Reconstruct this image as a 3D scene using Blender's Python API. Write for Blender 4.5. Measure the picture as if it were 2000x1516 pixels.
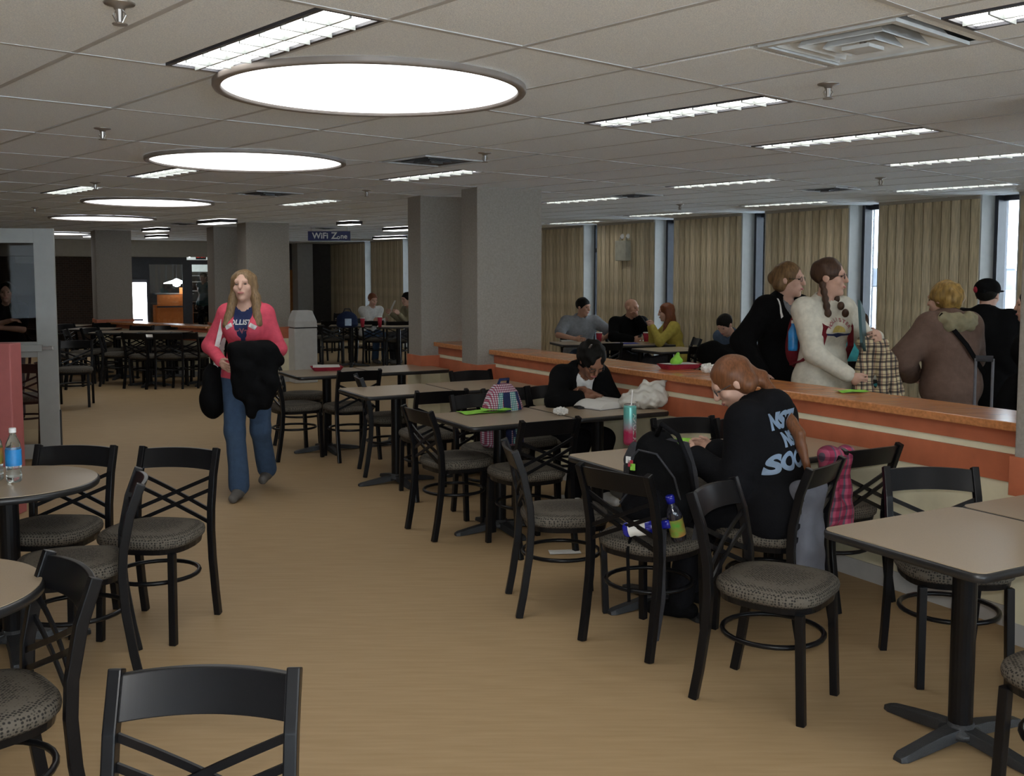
import bpy, bmesh, math, random
import numpy as np
from mathutils import Vector, Matrix
from mathutils.bvhtree import BVHTree
R = math.radians
random.seed(7); rng = np.random.default_rng(7)
S = bpy.context.scene
COL = S.collection
for o in list(bpy.data.objects): bpy.data.objects.remove(o)

# ------------------------------------------------------------------ camera, world, exposure
HC = 1.68            # eye height of the photographer
CEIL = 2.45          # ceiling height
PITCH = R(4.45)
FPX, CX, CY = 2000.0, 1000.0, 690.0
cam = bpy.data.cameras.new('camera'); camo = bpy.data.objects.new('camera', cam); COL.objects.link(camo)
camo.location = (0, 0, HC); camo.rotation_euler = (R(90) - PITCH, 0, 0)
cam.sensor_fit = 'HORIZONTAL'; cam.sensor_width = 36; cam.lens = 36 * FPX / 2000
cam.shift_y = -(758 - CY) / 2000; cam.clip_start = .05; cam.clip_end = 400
S.camera = camo
wd = bpy.data.worlds.new('overcast'); S.world = wd; wd.use_nodes = True
bg = wd.node_tree.nodes['Background']
bg.inputs[0].default_value = (.80, .90, 1.0, 1); bg.inputs[1].default_value = 9.0
vs = S.view_settings
vs.view_transform = 'Standard'; vs.look = 'None'; vs.gamma = 1; vs.use_curve_mapping = False
vs.exposure = 0.14
SKY_LIGHT, TUBE_LIGHT = 2.4, 5.4       # luminous strength of skylight diffusers and of the lamp panels

# the camera's own flash, beside the lens
fl_ = bpy.data.lights.new('camera_flash', 'POINT'); fl_.energy = 110; fl_.shadow_soft_size = .03; fl_.color = (1, .98, .95)
flo = bpy.data.objects.new('camera_flash', fl_); COL.objects.link(flo); flo.location = (.02, -.02, HC + .09)
# pixel (2000x1516 frame) -> place in the room
FW = np.array([0, math.cos(PITCH), -math.sin(PITCH)]); RT = np.array([1., 0, 0]); DN = np.array([0, -math.sin(PITCH), -math.cos(PITCH)])
def ray(x, y): return FW + RT * (x - CX) / FPX + DN * (y - CY) / FPX
def G(x, y, z=0.):
    d = ray(x, y); t = (z - HC) / d[2]; return Vector((d[0] * t, d[1] * t, z))
def AY(x, y, Y):
    d = ray(x, y); t = Y / d[1]; return Vector((d[0] * t, Y, HC + d[2] * t))
PHI = R(29)                                          # direction of the half wall and window wall
WV = Vector((-math.sin(PHI), math.cos(PHI), 0)); NV = Vector((math.cos(PHI), math.sin(PHI), 0))
def ST(s, t, z=0.): return WV * s + NV * t + Vector((0, 0, z))
TH = R(41.75)                                        # direction of the ceiling grid
G1 = Vector((-math.sin(TH), math.cos(TH), 0)); G2 = Vector((math.cos(TH), math.sin(TH), 0))
O1, T1L, O2, T2L = 2.628, 1.1163, 1.8406, .5537
def IJ(i, j, z=0.): return G2 * (O2 + i * T2L) + G1 * (O1 + j * T1L) + Vector((0, 0, z))

# ------------------------------------------------------------------ materials
M = {}
def _n(nt, t, **kw):
    n = nt.nodes.new(t)
    for k, v in kw.items(): setattr(n, k, v)
    return n
def mat(name, col, rough=.6, metal=0, var=.12, scale=12., bump=0., bscale=60., emit=None, es=1., spec=.5, stretch=None, col2=None, alpha=None, trans=0, coords='Object', detail=3):
    m = bpy.data.materials.new(name); m.use_nodes = True; nt = m.node_tree
    b = nt.nodes['Principled BSDF']
    tc = _n(nt, 'ShaderNodeTexCoord'); mp = _n(nt, 'ShaderNodeMapping')
    nt.links.new(tc.outputs[coords], mp.inputs[0])
    if stretch: mp.inputs['Scale'].default_value = stretch
    nz = _n(nt, 'ShaderNodeTexNoise'); nz.inputs['Scale'].default_value = scale; nz.inputs['Detail'].default_value = detail
    nt.links.new(mp.outputs[0], nz.inputs[0])
    rp = _n(nt, 'ShaderNodeValToRGB')
    c2 = col2 or tuple(min(1, c * (1 + var)) for c in col)
    c1 = col if col2 else tuple(c * (1 - var) for c in col)
    rp.color_ramp.elements[0].position = .3; rp.color_ramp.elements[1].position = .7
    rp.color_ramp.elements[0].color = (*c1, 1); rp.color_ramp.elements[1].color = (*c2, 1)
    nt.links.new(nz.outputs[0], rp.inputs[0]); nt.links.new(rp.outputs[0], b.inputs['Base Color'])
    b.inputs['Roughness'].default_value = rough; b.inputs['Metallic'].default_value = metal
    b.inputs['Specular IOR Level'].default_value = spec
    if bump:
        n2 = _n(nt, 'ShaderNodeTexNoise'); n2.inputs['Scale'].default_value = bscale; n2.inputs['Detail'].default_value = 3
        nt.links.new(mp.outputs[0], n2.inputs[0])
        bp = _n(nt, 'ShaderNodeBump'); bp.inputs['Strength'].default_value = bump; bp.inputs['Distance'].default_value = .02
        nt.links.new(n2.outputs[0], bp.inputs['Height']); nt.links.new(bp.outputs[0], b.inputs['Normal'])
    if emit:
        b.inputs['Emission Color'].default_value = (*emit, 1); b.inputs['Emission Strength'].default_value = es
    if trans:
        b.inputs['Transmission Weight'].default_value = trans; b.inputs['IOR'].default_value = 1.45
    if alpha is not None: b.inputs['Alpha'].default_value = alpha
    M[name] = m; return m
def glass(name, tint, amount, rough=.02):
    """thin pane: mostly see-through with a real reflection"""
    m = bpy.data.materials.new(name); m.use_nodes = True; nt = m.node_tree; nt.nodes.remove(nt.nodes['Principled BSDF'])
    tr = _n(nt, 'ShaderNodeBsdfTransparent'); tr.inputs[0].default_value = (*tint, 1)
    gl = _n(nt, 'ShaderNodeBsdfGlossy'); gl.inputs['Roughness'].default_value = rough
    fr = _n(nt, 'ShaderNodeFresnel'); fr.inputs[0].default_value = 1.45
    ma = _n(nt, 'ShaderNodeMath', operation='MULTIPLY'); ma.inputs[1].default_value = amount; ma.use_clamp = True
    mx = _n(nt, 'ShaderNodeMixShader'); nt.links.new(fr.outputs[0], ma.inputs[0]); nt.links.new(ma.outputs[0], mx.inputs[0])
    nt.links.new(tr.outputs[0], mx.inputs[1]); nt.links.new(gl.outputs[0], mx.inputs[2])
    nt.links.new(mx.outputs[0], nt.nodes['Material Output'].inputs[0]); M[name] = m; return m

mat('floor', (.360, .246, .127), .60, var=.06, scale=3.0, stretch=(1.2, 14, 1), col2=(.412, .288, .158), bump=.03, bscale=9, coords='Object', detail=5, spec=.22)
mat('tile', (.84, .90, .965), .95, var=.16, scale=220, bump=.35, bscale=260, spec=.1)
mat('gridbar', (.52, .53, .54), .5, var=.05)
mat('plenum', (.22, .22, .22), .9)
mat('ring', (.22, .19, .17), .45)
mat('frame_dark', (.05, .05, .06), .4)
mat('diff_metal', (.62, .65, .66), .4, metal=.1)
mat('diff_shaded', (.10, .105, .11), .5)  # diffuser metal with the shade of the dim interior put into its colour
mat('steel', (.35, .33, .31), .35, metal=.8)
mat('louver', (.34, .36, .35), .35, metal=.2)
mat('lamp_panel', (.9, .9, .9), .5, emit=(1, .99, .95), es=TUBE_LIGHT)
mat('skylight', (.9, .9, .9), .5, emit=(.97, .99, 1.0), es=SKY_LIGHT, var=.02)
mat('column', (.30, .27, .235), .85, var=.1, scale=60, bump=.2, bscale=120)
mat('orange', (.52, .155, .075), .45, var=.12, scale=8, spec=.4)
mat('cream', (.84, .78, .56), .6, var=.04)
mat('kick', (.50, .49, .47), .6, var=.05)
mat('ledge', (.58, .235, .09), .2, var=.2, scale=5, stretch=(1, 12, 12), spec=.5)
mat('board', (.52, .435, .285), .8, var=.25, scale=7, stretch=(6, 6, .7), bump=.15, bscale=30)
mat('board_b', (.45, .37, .24), .8, var=.25, scale=7, stretch=(6, 6, .7), bump=.15, bscale=30)
mat('board_c', (.58, .49, .335), .8, var=.25, scale=7, stretch=(6, 6, .7), bump=.15, bscale=30)
mat('jamb', (.38, .38, .36), .8, var=.05)
mat('winframe', (.035, .04, .055), .35)
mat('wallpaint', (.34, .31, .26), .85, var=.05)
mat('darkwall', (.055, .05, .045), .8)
mat('brick', (.075, .045, .032), .85, var=.3, scale=20)
mat('mortar', (.05, .045, .04), .9)
mat('rose', (.42, .12, .11), .6, var=.06)
mat('doorwhite', (.34, .345, .325), .45, var=.03)
mat('chair_metal', (.006, .006, .007), .28, var=.1, spec=.24)
mat('laminate', (.375, .295, .205), .30, var=.07, scale=300, spec=.45)
mat('edge_black', (.016, .016, .017), .35)
mat('base_iron', (.022, .023, .025), .5, bump=.2, bscale=200)
glass('pane', (.93, .95, .95), 2.2)
glass('pane_dark', (.50, .49, .48), .2)
mat('skin', (.56, .34, .255), .55, var=.05, scale=30, spec=.3)
mat('skin_tan', (.45, .25, .17), .55, var=.05, scale=30, spec=.3)
mat('skin_brown', (.24, .11, .065), .5, var=.05, scale=30, spec=.4)
mat('lip', (.40, .13, .12), .45, var=.05)
mat('eye', (.06, .045, .04), .25)
for n, c in dict(white=(.70, .69, .66), black=(.005, .005, .0055), black2=(.0075, .0075, .009), navy=(.022, .03, .085), cream_knit=(.58, .55, .46), grey=(.22, .23, .25),
                 denim=(.05, .085, .15), denim2=(.08, .12, .19), denimdark=(.04, .065, .115), brown_coat=(.135, .085, .065), olive=(.24, .21, .13), turq=(.06, .34, .36), yellow=(.42, .34, .07),
                 redcloth=(.14, .012, .018), lime=(.28, .62, .08), rednylon=(.35, .03, .05), charcoal=(.04, .04, .045), blueplastic=(.02, .04, .35), greycloth=(.14, .14, .155), shoe=(.13, .12, .11), bluebag=(.012, .02, .055)).items():
    mat(n, c, .9, var=.12, scale=25, bump=.12, bscale=90, spec=.08 if max(c) < .03 else .2)
mat('pink', (.62, .085, .125), .9, var=.1, scale=25, bump=.15, bscale=80, spec=.1)
mat('hair_blonde', (.19, .12, .06), .5, var=.35, scale=14, stretch=(8, 8, .6), spec=.3)
mat('hair_red', (.15, .058, .024), .45, var=.3, scale=14, stretch=(8, 8, .6), spec=.3)
mat('hair_auburn', (.16, .05, .018), .45, var=.3, scale=14, stretch=(8, 8, .6), spec=.3)
mat('hair_brown', (.055, .028, .016), .45, var=.3, scale=14, stretch=(8, 8, .6), spec=.3)
mat('hair_dark', (.008, .007, .006), .6, var=.3, scale=14, stretch=(8, 8, .6), spec=.12)
mat('hair_lightbrown', (.15, .085, .035), .5, var=.4, scale=10, stretch=(6, 6, 1), spec=.3)
mat('hair_gold', (.25, .15, .04), .5, var=.4, scale=10, stretch=(6, 6, 1), spec=.3)
mat('paper', (.72, .71, .67), .7, var=.03)
mat('bagplastic', (.62, .60, .54), .35, var=.08, bump=.3, bscale=25)
mat('letter_blue', (.40, .52, .68), .6)
mat('letter_white', (.75, .74, .72), .6)
mat('letter_pink', (.45, .15, .17), .7)
mat('letter_gold', (.50, .40, .12), .7)
mat('signblue', (.012, .016, .10), .4)
mat('silver', (.5, .5, .5), .25, metal=.9)
mat('reflector', (.8, .8, .8), .3, emit=(1, 1, 1), es=.0)
mat('tan_plastic', (.36, .35, .28), .5)
mat('corkboard', (.30, .12, .025), .8)
mat('corkboard2', (.42, .14, .02), .7)
mat('wood_orange_glow', (.40, .13, .03), .5, emit=(.5, .14, .03), es=.12)  # counter wood with a faint glow put in, standing in for light on it
mat('glow', (1, 1, 1), .5, emit=(.9, .95, 1), es=9.)
mat('glow_soft', (.6, .66, .62), .5, emit=(.55, .62, .6), es=.7)
mat('glow_orange', (.8, .3, .1), .5, emit=(1, .35, .1), es=.9)
mat('exit_red', (.35, .02, .02), .5, emit=(1, .05, .03), es=.5)
mat('glass_thing', (.8, .86, .84), .05, trans=.95, var=.01)
mat('label_blue', (.02, .22, .55), .35, var=.25, scale=18)
mat('label_green', (.10, .36, .05), .35, col2=(.5, .12, .05), scale=16)
mat('can_metal', (.6, .6, .6), .25, metal=.9)
mat('snow', (.85, .88, .92), .8, var=.03)
mat('treeline', (.18, .20, .24), .9, var=.2, scale=.3)

def nodemat(name, rough=.6):
    m = bpy.data.materials.new(name); m.use_nodes = True; b = m.node_tree.nodes['Principled BSDF']; b.inputs['Roughness'].default_value = rough
    M[name] = m; return m, m.node_tree, b
def ramp(nt, stops, interp='LINEAR'):
    r = _n(nt, 'ShaderNodeValToRGB'); e = r.color_ramp.elements; r.color_ramp.interpolation = interp
    while len(e) < len(stops): e.new(.5)
    for el, (p, c) in zip(e, stops): el.position = p; el.color = (*c, 1)
    return r
# upholstery: charcoal weave with small pale ticks
m, nt, b = nodemat('upholstery', .8)
tc = _n(nt, 'ShaderNodeTexCoord'); mp = _n(nt, 'ShaderNodeMapping'); mp.inputs['Rotation'].default_value = (0, 0, R(45)); mp.inputs['Scale'].default_value = (95, 95, 95)
nt.links.new(tc.outputs['Object'], mp.inputs[0]); vo = _n(nt, 'ShaderNodeTexVoronoi'); vo.inputs['Randomness'].default_value = .3; vo.inputs['Scale'].default_value = 1
nt.links.new(mp.outputs[0], vo.inputs[0]); r = ramp(nt, [(.30, (.022, .020, .018)), (.48, (.115, .100, .080))]); nt.links.new(vo.outputs['Distance'], r.inputs[0]); nt.links.new(r.outputs[0], b.inputs['Base Color'])
b.inputs['Specular IOR Level'].default_value = .2
# gingham-check backpack cloth and plaid coat
def plaid(name, sx, sz, stops_x, stops_z, rough=.85, mix='MULTIPLY'):
    m, nt, b = nodemat(name, rough)
    tc = _n(nt, 'ShaderNodeTexCoord'); sp = _n(nt, 'ShaderNodeSeparateXYZ'); nt.links.new(tc.outputs['Object'], sp.inputs[0])
    outs = []
    for ax, sc, st in ((0, sx, stops_x), (2, sz, stops_z)):
        mu = _n(nt, 'ShaderNodeMath', operation='MULTIPLY'); mu.inputs[1].default_value = sc; nt.links.new(sp.outputs[ax], mu.inputs[0])
        fr = _n(nt, 'ShaderNodeMath', operation='FRACT'); nt.links.new(mu.outputs[0], fr.inputs[0])
        r = ramp(nt, st, 'CONSTANT'); nt.links.new(fr.outputs[0], r.inputs[0]); outs.append(r)
    mx = _n(nt, 'ShaderNodeMix', data_type='RGBA', blend_type=mix); mx.inputs[0].default_value = 1
    nt.links.new(outs[0].outputs[0], mx.inputs[6]); nt.links.new(outs[1].outputs[0], mx.inputs[7]); nt.links.new(mx.outputs[2], b.inputs['Base Color'])
plaid('checkbag', 70, 70, [(0, (.62, .60, .62)), (.55, (.50, .10, .18)), (.56, (.42, .09, .16))], [(0, (.9, .9, .9)), (.5, (.45, .25, .3)), (.6, (.42, .22, .3))])
plaid('checkteal', 70, 70, [(0, (.62, .66, .64)), (.55, (.08, .34, .34)), (.56, (.07, .30, .32))], [(0, (.9, .9, .9)), (.5, (.3, .5, .5)), (.6, (.25, .5, .5))])
plaid('plaidcoat', 24, 20, [(0, (.62, .55, .38)), (.45, (.12, .10, .10)), (.75, (.50, .44, .32)), (.85, (.30, .08, .07)), (.92, (.5, .45, .34))], [(0, (.9, .85, .75)), (.4, (.22, .2, .2)), (.7, (.9, .8, .7)), (.86, (.35, .3, .3))])
plaid('pinkplaid', 22, 20, [(0, (.42, .05, .12)), (.5, (.16, .14, .18)), (.7, (.55, .12, .2))], [(0, (.9, .8, .85)), (.6, (.5, .4, .5))])
# energy-drink can: mint to pink fade
m, nt, b = nodemat('canprint', .28); tc = _n(nt, 'ShaderNodeTexCoord'); sp = _n(nt, 'ShaderNodeSeparateXYZ'); nt.links.new(tc.outputs['Object'], sp.inputs[0])
nz = _n(nt, 'ShaderNodeTexNoise'); nz.inputs['Scale'].default_value = 60; nt.links.new(tc.outputs['Object'], nz.inputs[0])
ad = _n(nt, 'ShaderNodeMath', operation='MULTIPLY_ADD'); ad.inputs[1].default_value = .05; nt.links.new(nz.outputs[0], ad.inputs[0]); nt.links.new(sp.outputs[2], ad.inputs[2])
mu = _n(nt, 'ShaderNodeMath', operation='MULTIPLY'); mu.inputs[1].default_value = 4.6; nt.links.new(ad.outputs[0], mu.inputs[0])
r = ramp(nt, [(.12, (.42, .06, .13)), (.42, (.45, .02, .09)), (.60, (.30, .30, .33)), (.85, (.12, .40, .36))]); nt.links.new(mu.outputs[0], r.inputs[0]); nt.links.new(r.outputs[0], b.inputs['Base Color']); b.inputs['Metallic'].default_value = .25

# ------------------------------------------------------------------ mesh helpers
class MB:
    def __init__(s): s.v = []; s.f = []
    def add(s, vs, fs):
        o = len(s.v); s.v += [tuple(v) for v in vs]; s.f += [tuple(i + o for i in f) for f in fs]; return s
    def obox(s, c, ax, ay, az):
        c = Vector(c); P = []
        for k in (-1, 1):
            for j in (-1, 1):
                for i in (-1, 1): P.append(c + ax * i + ay * j + az * k)
        return s.add(P, [(0, 2, 3, 1), (4, 5, 7, 6), (0, 1, 5, 4), (2, 6, 7, 3), (0, 4, 6, 2), (1, 3, 7, 5)])
    def box(s, c, size): return s.obox(c, Vector((size[0] / 2, 0, 0)), Vector((0, size[1] / 2, 0)), Vector((0, 0, size[2] / 2)))
    def bar(s, a, b, w, h, up=(0, 0, 1)):
        a, b = Vector(a), Vector(b); d = b - a; L = d.length; d.normalize(); up = Vector(up); x = d.cross(up)
        if x.length < 1e-4: x = d.cross(Vector((0, 1, 0)))
        x.normalize(); y = x.cross(d); return s.obox((a + b) / 2, x * w / 2, d * L / 2, y * h / 2)
    def sweep(s, pts, w, h, side=(1, 0, 0)):
        """rectangular section along a polyline; 'side' is the constant width direction"""
        pts = [Vector(p) for p in pts]; side = Vector(side); V = []; n = len(pts)
        for i, p in enumerate(pts):
            d = (pts[min(i + 1, n - 1)] - pts[max(i - 1, 0)]).normalized(); u = side.cross(d).normalized()
            V += [p + side * w / 2 + u * h / 2, p - side * w / 2 + u * h / 2, p - side * w / 2 - u * h / 2, p + side * w / 2 - u * h / 2]
        F = [(0, 1, 2, 3), tuple(4 * (n - 1) + k for k in (3, 2, 1, 0))]
        for i in range(n - 1):
            for k in range(4): a = 4 * i + k; b = 4 * i + (k + 1) % 4; F.append((a, a + 4, b + 4, b))
        return s.add(V, F)
    def tube(s, pts, r, seg=8, closed=False):
        pts = [Vector(p) for p in pts]; n = len(pts); V = []; rs = r if hasattr(r, '__len__') else [r] * n; ref = Vector((0, 0, 1))
        for i, p in enumerate(pts):
            if closed: d = pts[(i + 1) % n] - pts[i - 1]
            else: d = pts[min(i + 1, n - 1)] - pts[max(i - 1, 0)]
            d.normalize(); x = d.cross(ref)
            if x.length < .05: x = d.cross(Vector((0, 1, 0)))
            x.normalize(); y = x.cross(d)
            for k in range(seg): a = 2 * math.pi * k / seg; V.append(p + (x * math.cos(a) + y * math.sin(a)) * rs[i])
        F = []
        for i in range(n if closed else n - 1):
            for k in range(seg):
                a = i * seg + k; b = i * seg + (k + 1) % seg; i2 = ((i + 1) % n) * seg
                F.append((a, b, i2 + (k + 1) % seg, i2 + k))
        if not closed: F += [tuple(range(seg))[::-1], tuple((n - 1) * seg + k for k in range(seg))]
        return s.add(V, F)
    def lathe(s, prof, seg=24, c=(0, 0, 0), capt=True, capb=True):
        c = Vector(c); V = []; n = len(prof)
        for r, z in prof:
            for k in range(seg): a = 2 * math.pi * k / seg; V.append(c + Vector((r * math.cos(a), r * math.sin(a), z)))
        F = []
        for i in range(n - 1):
            for k in range(seg): a = i * seg + k; b = i * seg + (k + 1) % seg; F.append((a, b, b + seg, a + seg))
        if capb: F.append(tuple(range(seg))[::-1])
        if capt: F.append(tuple((n - 1) * seg + k for k in range(seg)))
        return s.add(V, F)
    def prism(s, poly, z0, z1):
        n = len(poly); V = [Vector((p[0], p[1], z0)) for p in poly] + [Vector((p[0], p[1], z1)) for p in poly]
        F = [tuple(range(n))[::-1], tuple(range(n, 2 * n))] + [(i, (i + 1) % n, n + (i + 1) % n, n + i) for i in range(n)]
        return s.add(V, F)
    def loft(s, rings, cap=True):
        n = len(rings[0]); V = [p for r in rings for p in r]; F = []
        for i in range(len(rings) - 1):
            for k in range(n): a = i * n + k; b = i * n + (k + 1) % n; F.append((a, b, b + n, a + n))
        if cap: F += [tuple(range(n))[::-1], tuple((len(rings) - 1) * n + k for k in range(n))]
        return s.add(V, F)
    def mesh(s, name, smooth=False, bevel=0, fix=True):
        me = bpy.data.meshes.new(name); me.from_pydata([tuple(v) for v in s.v], [], s.f)
        if bevel or fix:
            bm = bmesh.new(); bm.from_mesh(me)
            if bevel: bmesh.ops.bevel(bm, geom=list(bm.edges), offset=bevel, segments=2, affect='EDGES', profile=.6)
            bmesh.ops.recalc_face_normals(bm, faces=list(bm.faces)); bm.to_mesh(me); bm.free()
        if smooth:
            me.polygons.foreach_set('use_smooth', [True] * len(me.polygons))
        return me
    def build(s, name, m, parent=None, smooth=False, bevel=0, fix=True): return link(name, s.mesh(name, smooth, bevel, fix), m, parent)
def link(name, me, m, parent=None):
    if m is not None and not me.materials: me.materials.append(M[m])
    o = bpy.data.objects.new(name, me); COL.objects.link(o)
    if parent: o.parent = parent
    return o
def empty(name, loc=(0, 0, 0), rz=0):
    o = bpy.data.objects.new(name, None); COL.objects.link(o); o.location = loc; o.rotation_euler = (0, 0, rz); o.empty_display_size = .1; return o
def tag(o, label=None, cat=None, group=None, kind=None):
    if label: o['label'] = label
    if cat: o['category'] = cat
    if group: o['group'] = group
    if kind: o['kind'] = kind
    return o
def copy_tree(o, parent=None):
    c = o.copy(); COL.objects.link(c); c.parent = parent
    for ch in list(o.children): copy_tree(ch, c)
    return c
def struct(o, label=None): o['kind'] = 'structure'; return tag(o, label, None)
def rrect(w, h, r, seg=5):
    P = []
    for cx, cy, a0 in ((w / 2 - r, h / 2 - r, 0), (-w / 2 + r, h / 2 - r, 90), (-w / 2 + r, -h / 2 + r, 180), (w / 2 - r, -h / 2 + r, 270)):
        for k in range(seg + 1): a = R(a0 + 90 * k / seg); P.append((cx + r * math.cos(a), cy + r * math.sin(a)))
    return P
def text_mesh(txt, size, extrude=.001, bold=0.0, space=1.0):
    cu = bpy.data.curves.new('t', 'FONT'); cu.body = txt; cu.size = size; cu.extrude = extrude; cu.offset = bold; cu.align_x = 'CENTER'; cu.align_y = 'CENTER'; cu.space_character = space
    o = bpy.data.objects.new('t', cu); COL.objects.link(o); dg = bpy.context.evaluated_depsgraph_get(); dg.update()
    me = bpy.data.meshes.new_from_object(o.evaluated_get(dg)); bpy.data.objects.remove(o); bpy.data.curves.remove(cu); me.materials.clear(); return me
# ------------------------------------------------------------------ structure
def quadbox(name, m, s0, s1, t0, t1, z0, z1, parent=None, bevel=0):
    """box aligned with the walls"""
    mb = MB(); mb.obox(ST((s0 + s1) / 2, (t0 + t1) / 2, (z0 + z1) / 2), WV * (s1 - s0) / 2, NV * (t1 - t0) / 2, Vector((0, 0, (z1 - z0) / 2)))
    return mb.build(name, m, parent, bevel=bevel)
fl = MB(); fl.add([ST(-6, -8), ST(-6, 9.4), ST(30, 9.4), ST(30, -8)], [(0, 1, 2, 3)]); struct(fl.build('floor', 'floor'), 'tan streaked linoleum floor')

# --- ceiling: tiles on a T-bar grid, with cut-outs for the fixtures
TROFF = [  # right edge i, row j, label
    (0.0, 0, 'louvered ceiling light touching the left side of the nearest round skylight'),
    (2.65, -2, 'louvered ceiling light cut by the upper right corner beside the large air diffuser'),
    (4.0, 0, 'louvered ceiling light right of the nearest round skylight'),
    (6.62, 0, 'louvered ceiling light, second in the row running to the right'),
    (9.42, 0, 'louvered ceiling light, third in the row, at the right edge'),
    (10.0, 2, 'thin louvered ceiling light left of the small diffuser above the windows'),
    (13.42, 1, 'louvered ceiling light just above the rightmost window slot'),
    (14.75, 3, 'louvered ceiling light above the third window slot from the right'),
    (11.0, 4, 'louvered ceiling light immediately right of the near column'),
    (15.7, 5, 'small louvered ceiling light above the fourth window slot'),
    (16.9, 7, 'short visible louvered ceiling light touching the right side of the near column'),
    (5.85, 3, 'louvered ceiling light left of the columns below a dark diffuser'),
    (7.45, 6, 'louvered ceiling light above the head of the walking person'),
    (2.87, 4, 'louvered ceiling light tucked under the second round skylight'),
    (2.92, 6, 'louvered ceiling light at far left above the open glass door')]
BEHIND = [(-4.0, -1), (2.65, -4), (-1.4, -3), (6.62, -2), (9.42, -2)]          # the same lights go on overhead and behind the photographer
FARP = [  # surface panels far down the hall: i0,i1,j0,j1,label
    (8.5, 9.0, 9.7, 10.4, 'square lit ceiling panel left of the WiFi sign'),
    (9.3, 9.75, 12.6, 13.2, 'upper of two small lit ceiling panels above the glowing machine'),
    (11.6, 12.05, 15.3, 15.9, 'lower of two small lit ceiling panels above the glowing machine'),
    (11.5, 11.85, 9.0, 9.4, 'pair-tube ceiling light above the WiFi sign'),
    (18.5, 18.85, 12.8, 13.7, 'ceiling light over the far window tables'),
    (14.5, 15.0, 9.5, 10.5, 'ceiling light left of the far column top'),
    (9.6, 9.95, 15.7, 16.2, 'faint ceiling light over the far brick wall')]
DIFF = [  # i0,i1,j0,j1,label
    (2.05, 2.97, -.95, -.46, 'large square air diffuser in the upper right of the ceiling'),
    (4.05, 4.97, 2.5, 2.97, 'square air diffuser between the second skylight and the columns'),
    (5.05, 5.97, 5.5, 5.97, 'dark air diffuser to the right of the third skylight'),
    (11.6, 12.4, 2.03, 2.5, 'dark air diffuser above the right-hand windows'),
    (10.2, 10.97, 3.55, 3.97, 'air diffuser right of the near column top'),
    (8.6, 9.4, 11.1, 11.6, 'small far air diffuser left of the middle column'),
    (13.1, 13.9, 11.0, 11.5, 'small air diffuser just above the WiFi sign')]
W_T = .42
holes = [(ir - W_T, ir, j, j + 1) for ir, j, _ in TROFF] + [(ir - W_T, ir, j, j + 1) for ir, j in BEHIND] + [d[:4] for d in DIFF]
ceil = MB(); ceil.obox(ST(12, .7, CEIL + .24), WV * 18, NV * 8.7, Vector((0, 0, .02))); ceil = struct(ceil.build('ceiling', 'plenum'), 'suspended tile ceiling')
def cell_rects(i, j):
    rects = [(i, i + 1, j, j + 1)]
    for h in holes:
        out = []
        for r in rects:
            a, b, c, d = max(r[0], h[0]), min(r[1], h[1]), max(r[2], h[2]), min(r[3], h[3])
            if a >= b - 1e-6 or c >= d - 1e-6: out.append(r); continue
            if a - r[0] > .05: out.append((r[0], a, r[2], r[3]))
            if r[1] - b > .05: out.append((b, r[1], r[2], r[3]))
            if c - r[2] > .05: out.append((a, b, r[2], c))
            if r[3] - d > .05: out.append((a, b, d, r[3]))
        rects = out
    return rects
def inroom(p): s = p.dot(WV); t = p.dot(NV); return -6.2 < s < 27 and -8.4 < t < 9.35
def pix(p):
    v = np.array(p) - [0, 0, HC]; d = v @ FW
    return (CX + FPX * (v @ RT) / d, CY + FPX * (v @ DN) / d, d) if d > .3 else (0, 0, -1)
tilecache = {}; far = MB(); ntile = 0
cells = []
for i in range(-30, 44):
    for j in range(-14, 32):
        p = IJ(i + .5, j + .5, CEIL)
        if inroom(p): cells.append((p.length, i, j, p))
cells.sort(key=lambda c: c[0])
for dist, i, j, p in cells:
    x, y, d = pix(p); vis = d > 0 and -250 < x < 2250 and -150 < y < 420 and d < 12.5
    for a, b, c, e in cell_rects(i, j):
        w = (b - a) * T2L - .018; h = (e - c) * T1L - .018
        if w < .02 or h < .02: continue
        q = IJ((a + b) / 2, (c + e) / 2, CEIL + .008)
        if vis and ntile < 285:
            key = (round(w, 3), round(h, 3))
            if key not in tilecache:
                tm = MB(); zz = Vector((0, 0, 1)); tm.obox((0, 0, 0), Vector((w / 2, 0, 0)), Vector((0, h / 2, 0)), Vector((0, 0, .008))); tilecache[key] = tm.mesh('ceiling_tile', bevel=.003); tilecache[key].materials.append(M['tile'])
            o = bpy.data.objects.new('ceiling_tile', tilecache[key]); COL.objects.link(o); o.parent = ceil; o.location = q + Vector((0, 0, random.uniform(-.0015, .0015))); o.rotation_euler = (0, 0, TH); ntile += 1
        else:
            far.obox(q, G2 * w / 2, G1 * h / 2, Vector((0, 0, .008)))
tag(far.build('ceiling_tiles_beyond', 'tile', ceil), kind='stuff')
for i in range(-30, 44):
    P = [IJ(i, j) for j in range(-14, 32)]; P = [p for p in P if inroom(p)]
    if len(P) > 1:
        b = MB(); b.bar(P[0] + Vector((0, 0, CEIL + .003)), P[-1] + Vector((0, 0, CEIL + .003)), .022, .010); b.build('grid_bar', 'gridbar', ceil)
for j in range(-14, 32):
    P = [IJ(i, j) for i in range(-30, 44)]; P = [p for p in P if inroom(p)]
    if len(P) > 1:
        b = MB(); b.bar(P[0] + Vector((0, 0, CEIL + .002)), P[-1] + Vector((0, 0, CEIL + .002)), .022, .010); b.build('grid_bar', 'gridbar', ceil)

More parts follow.
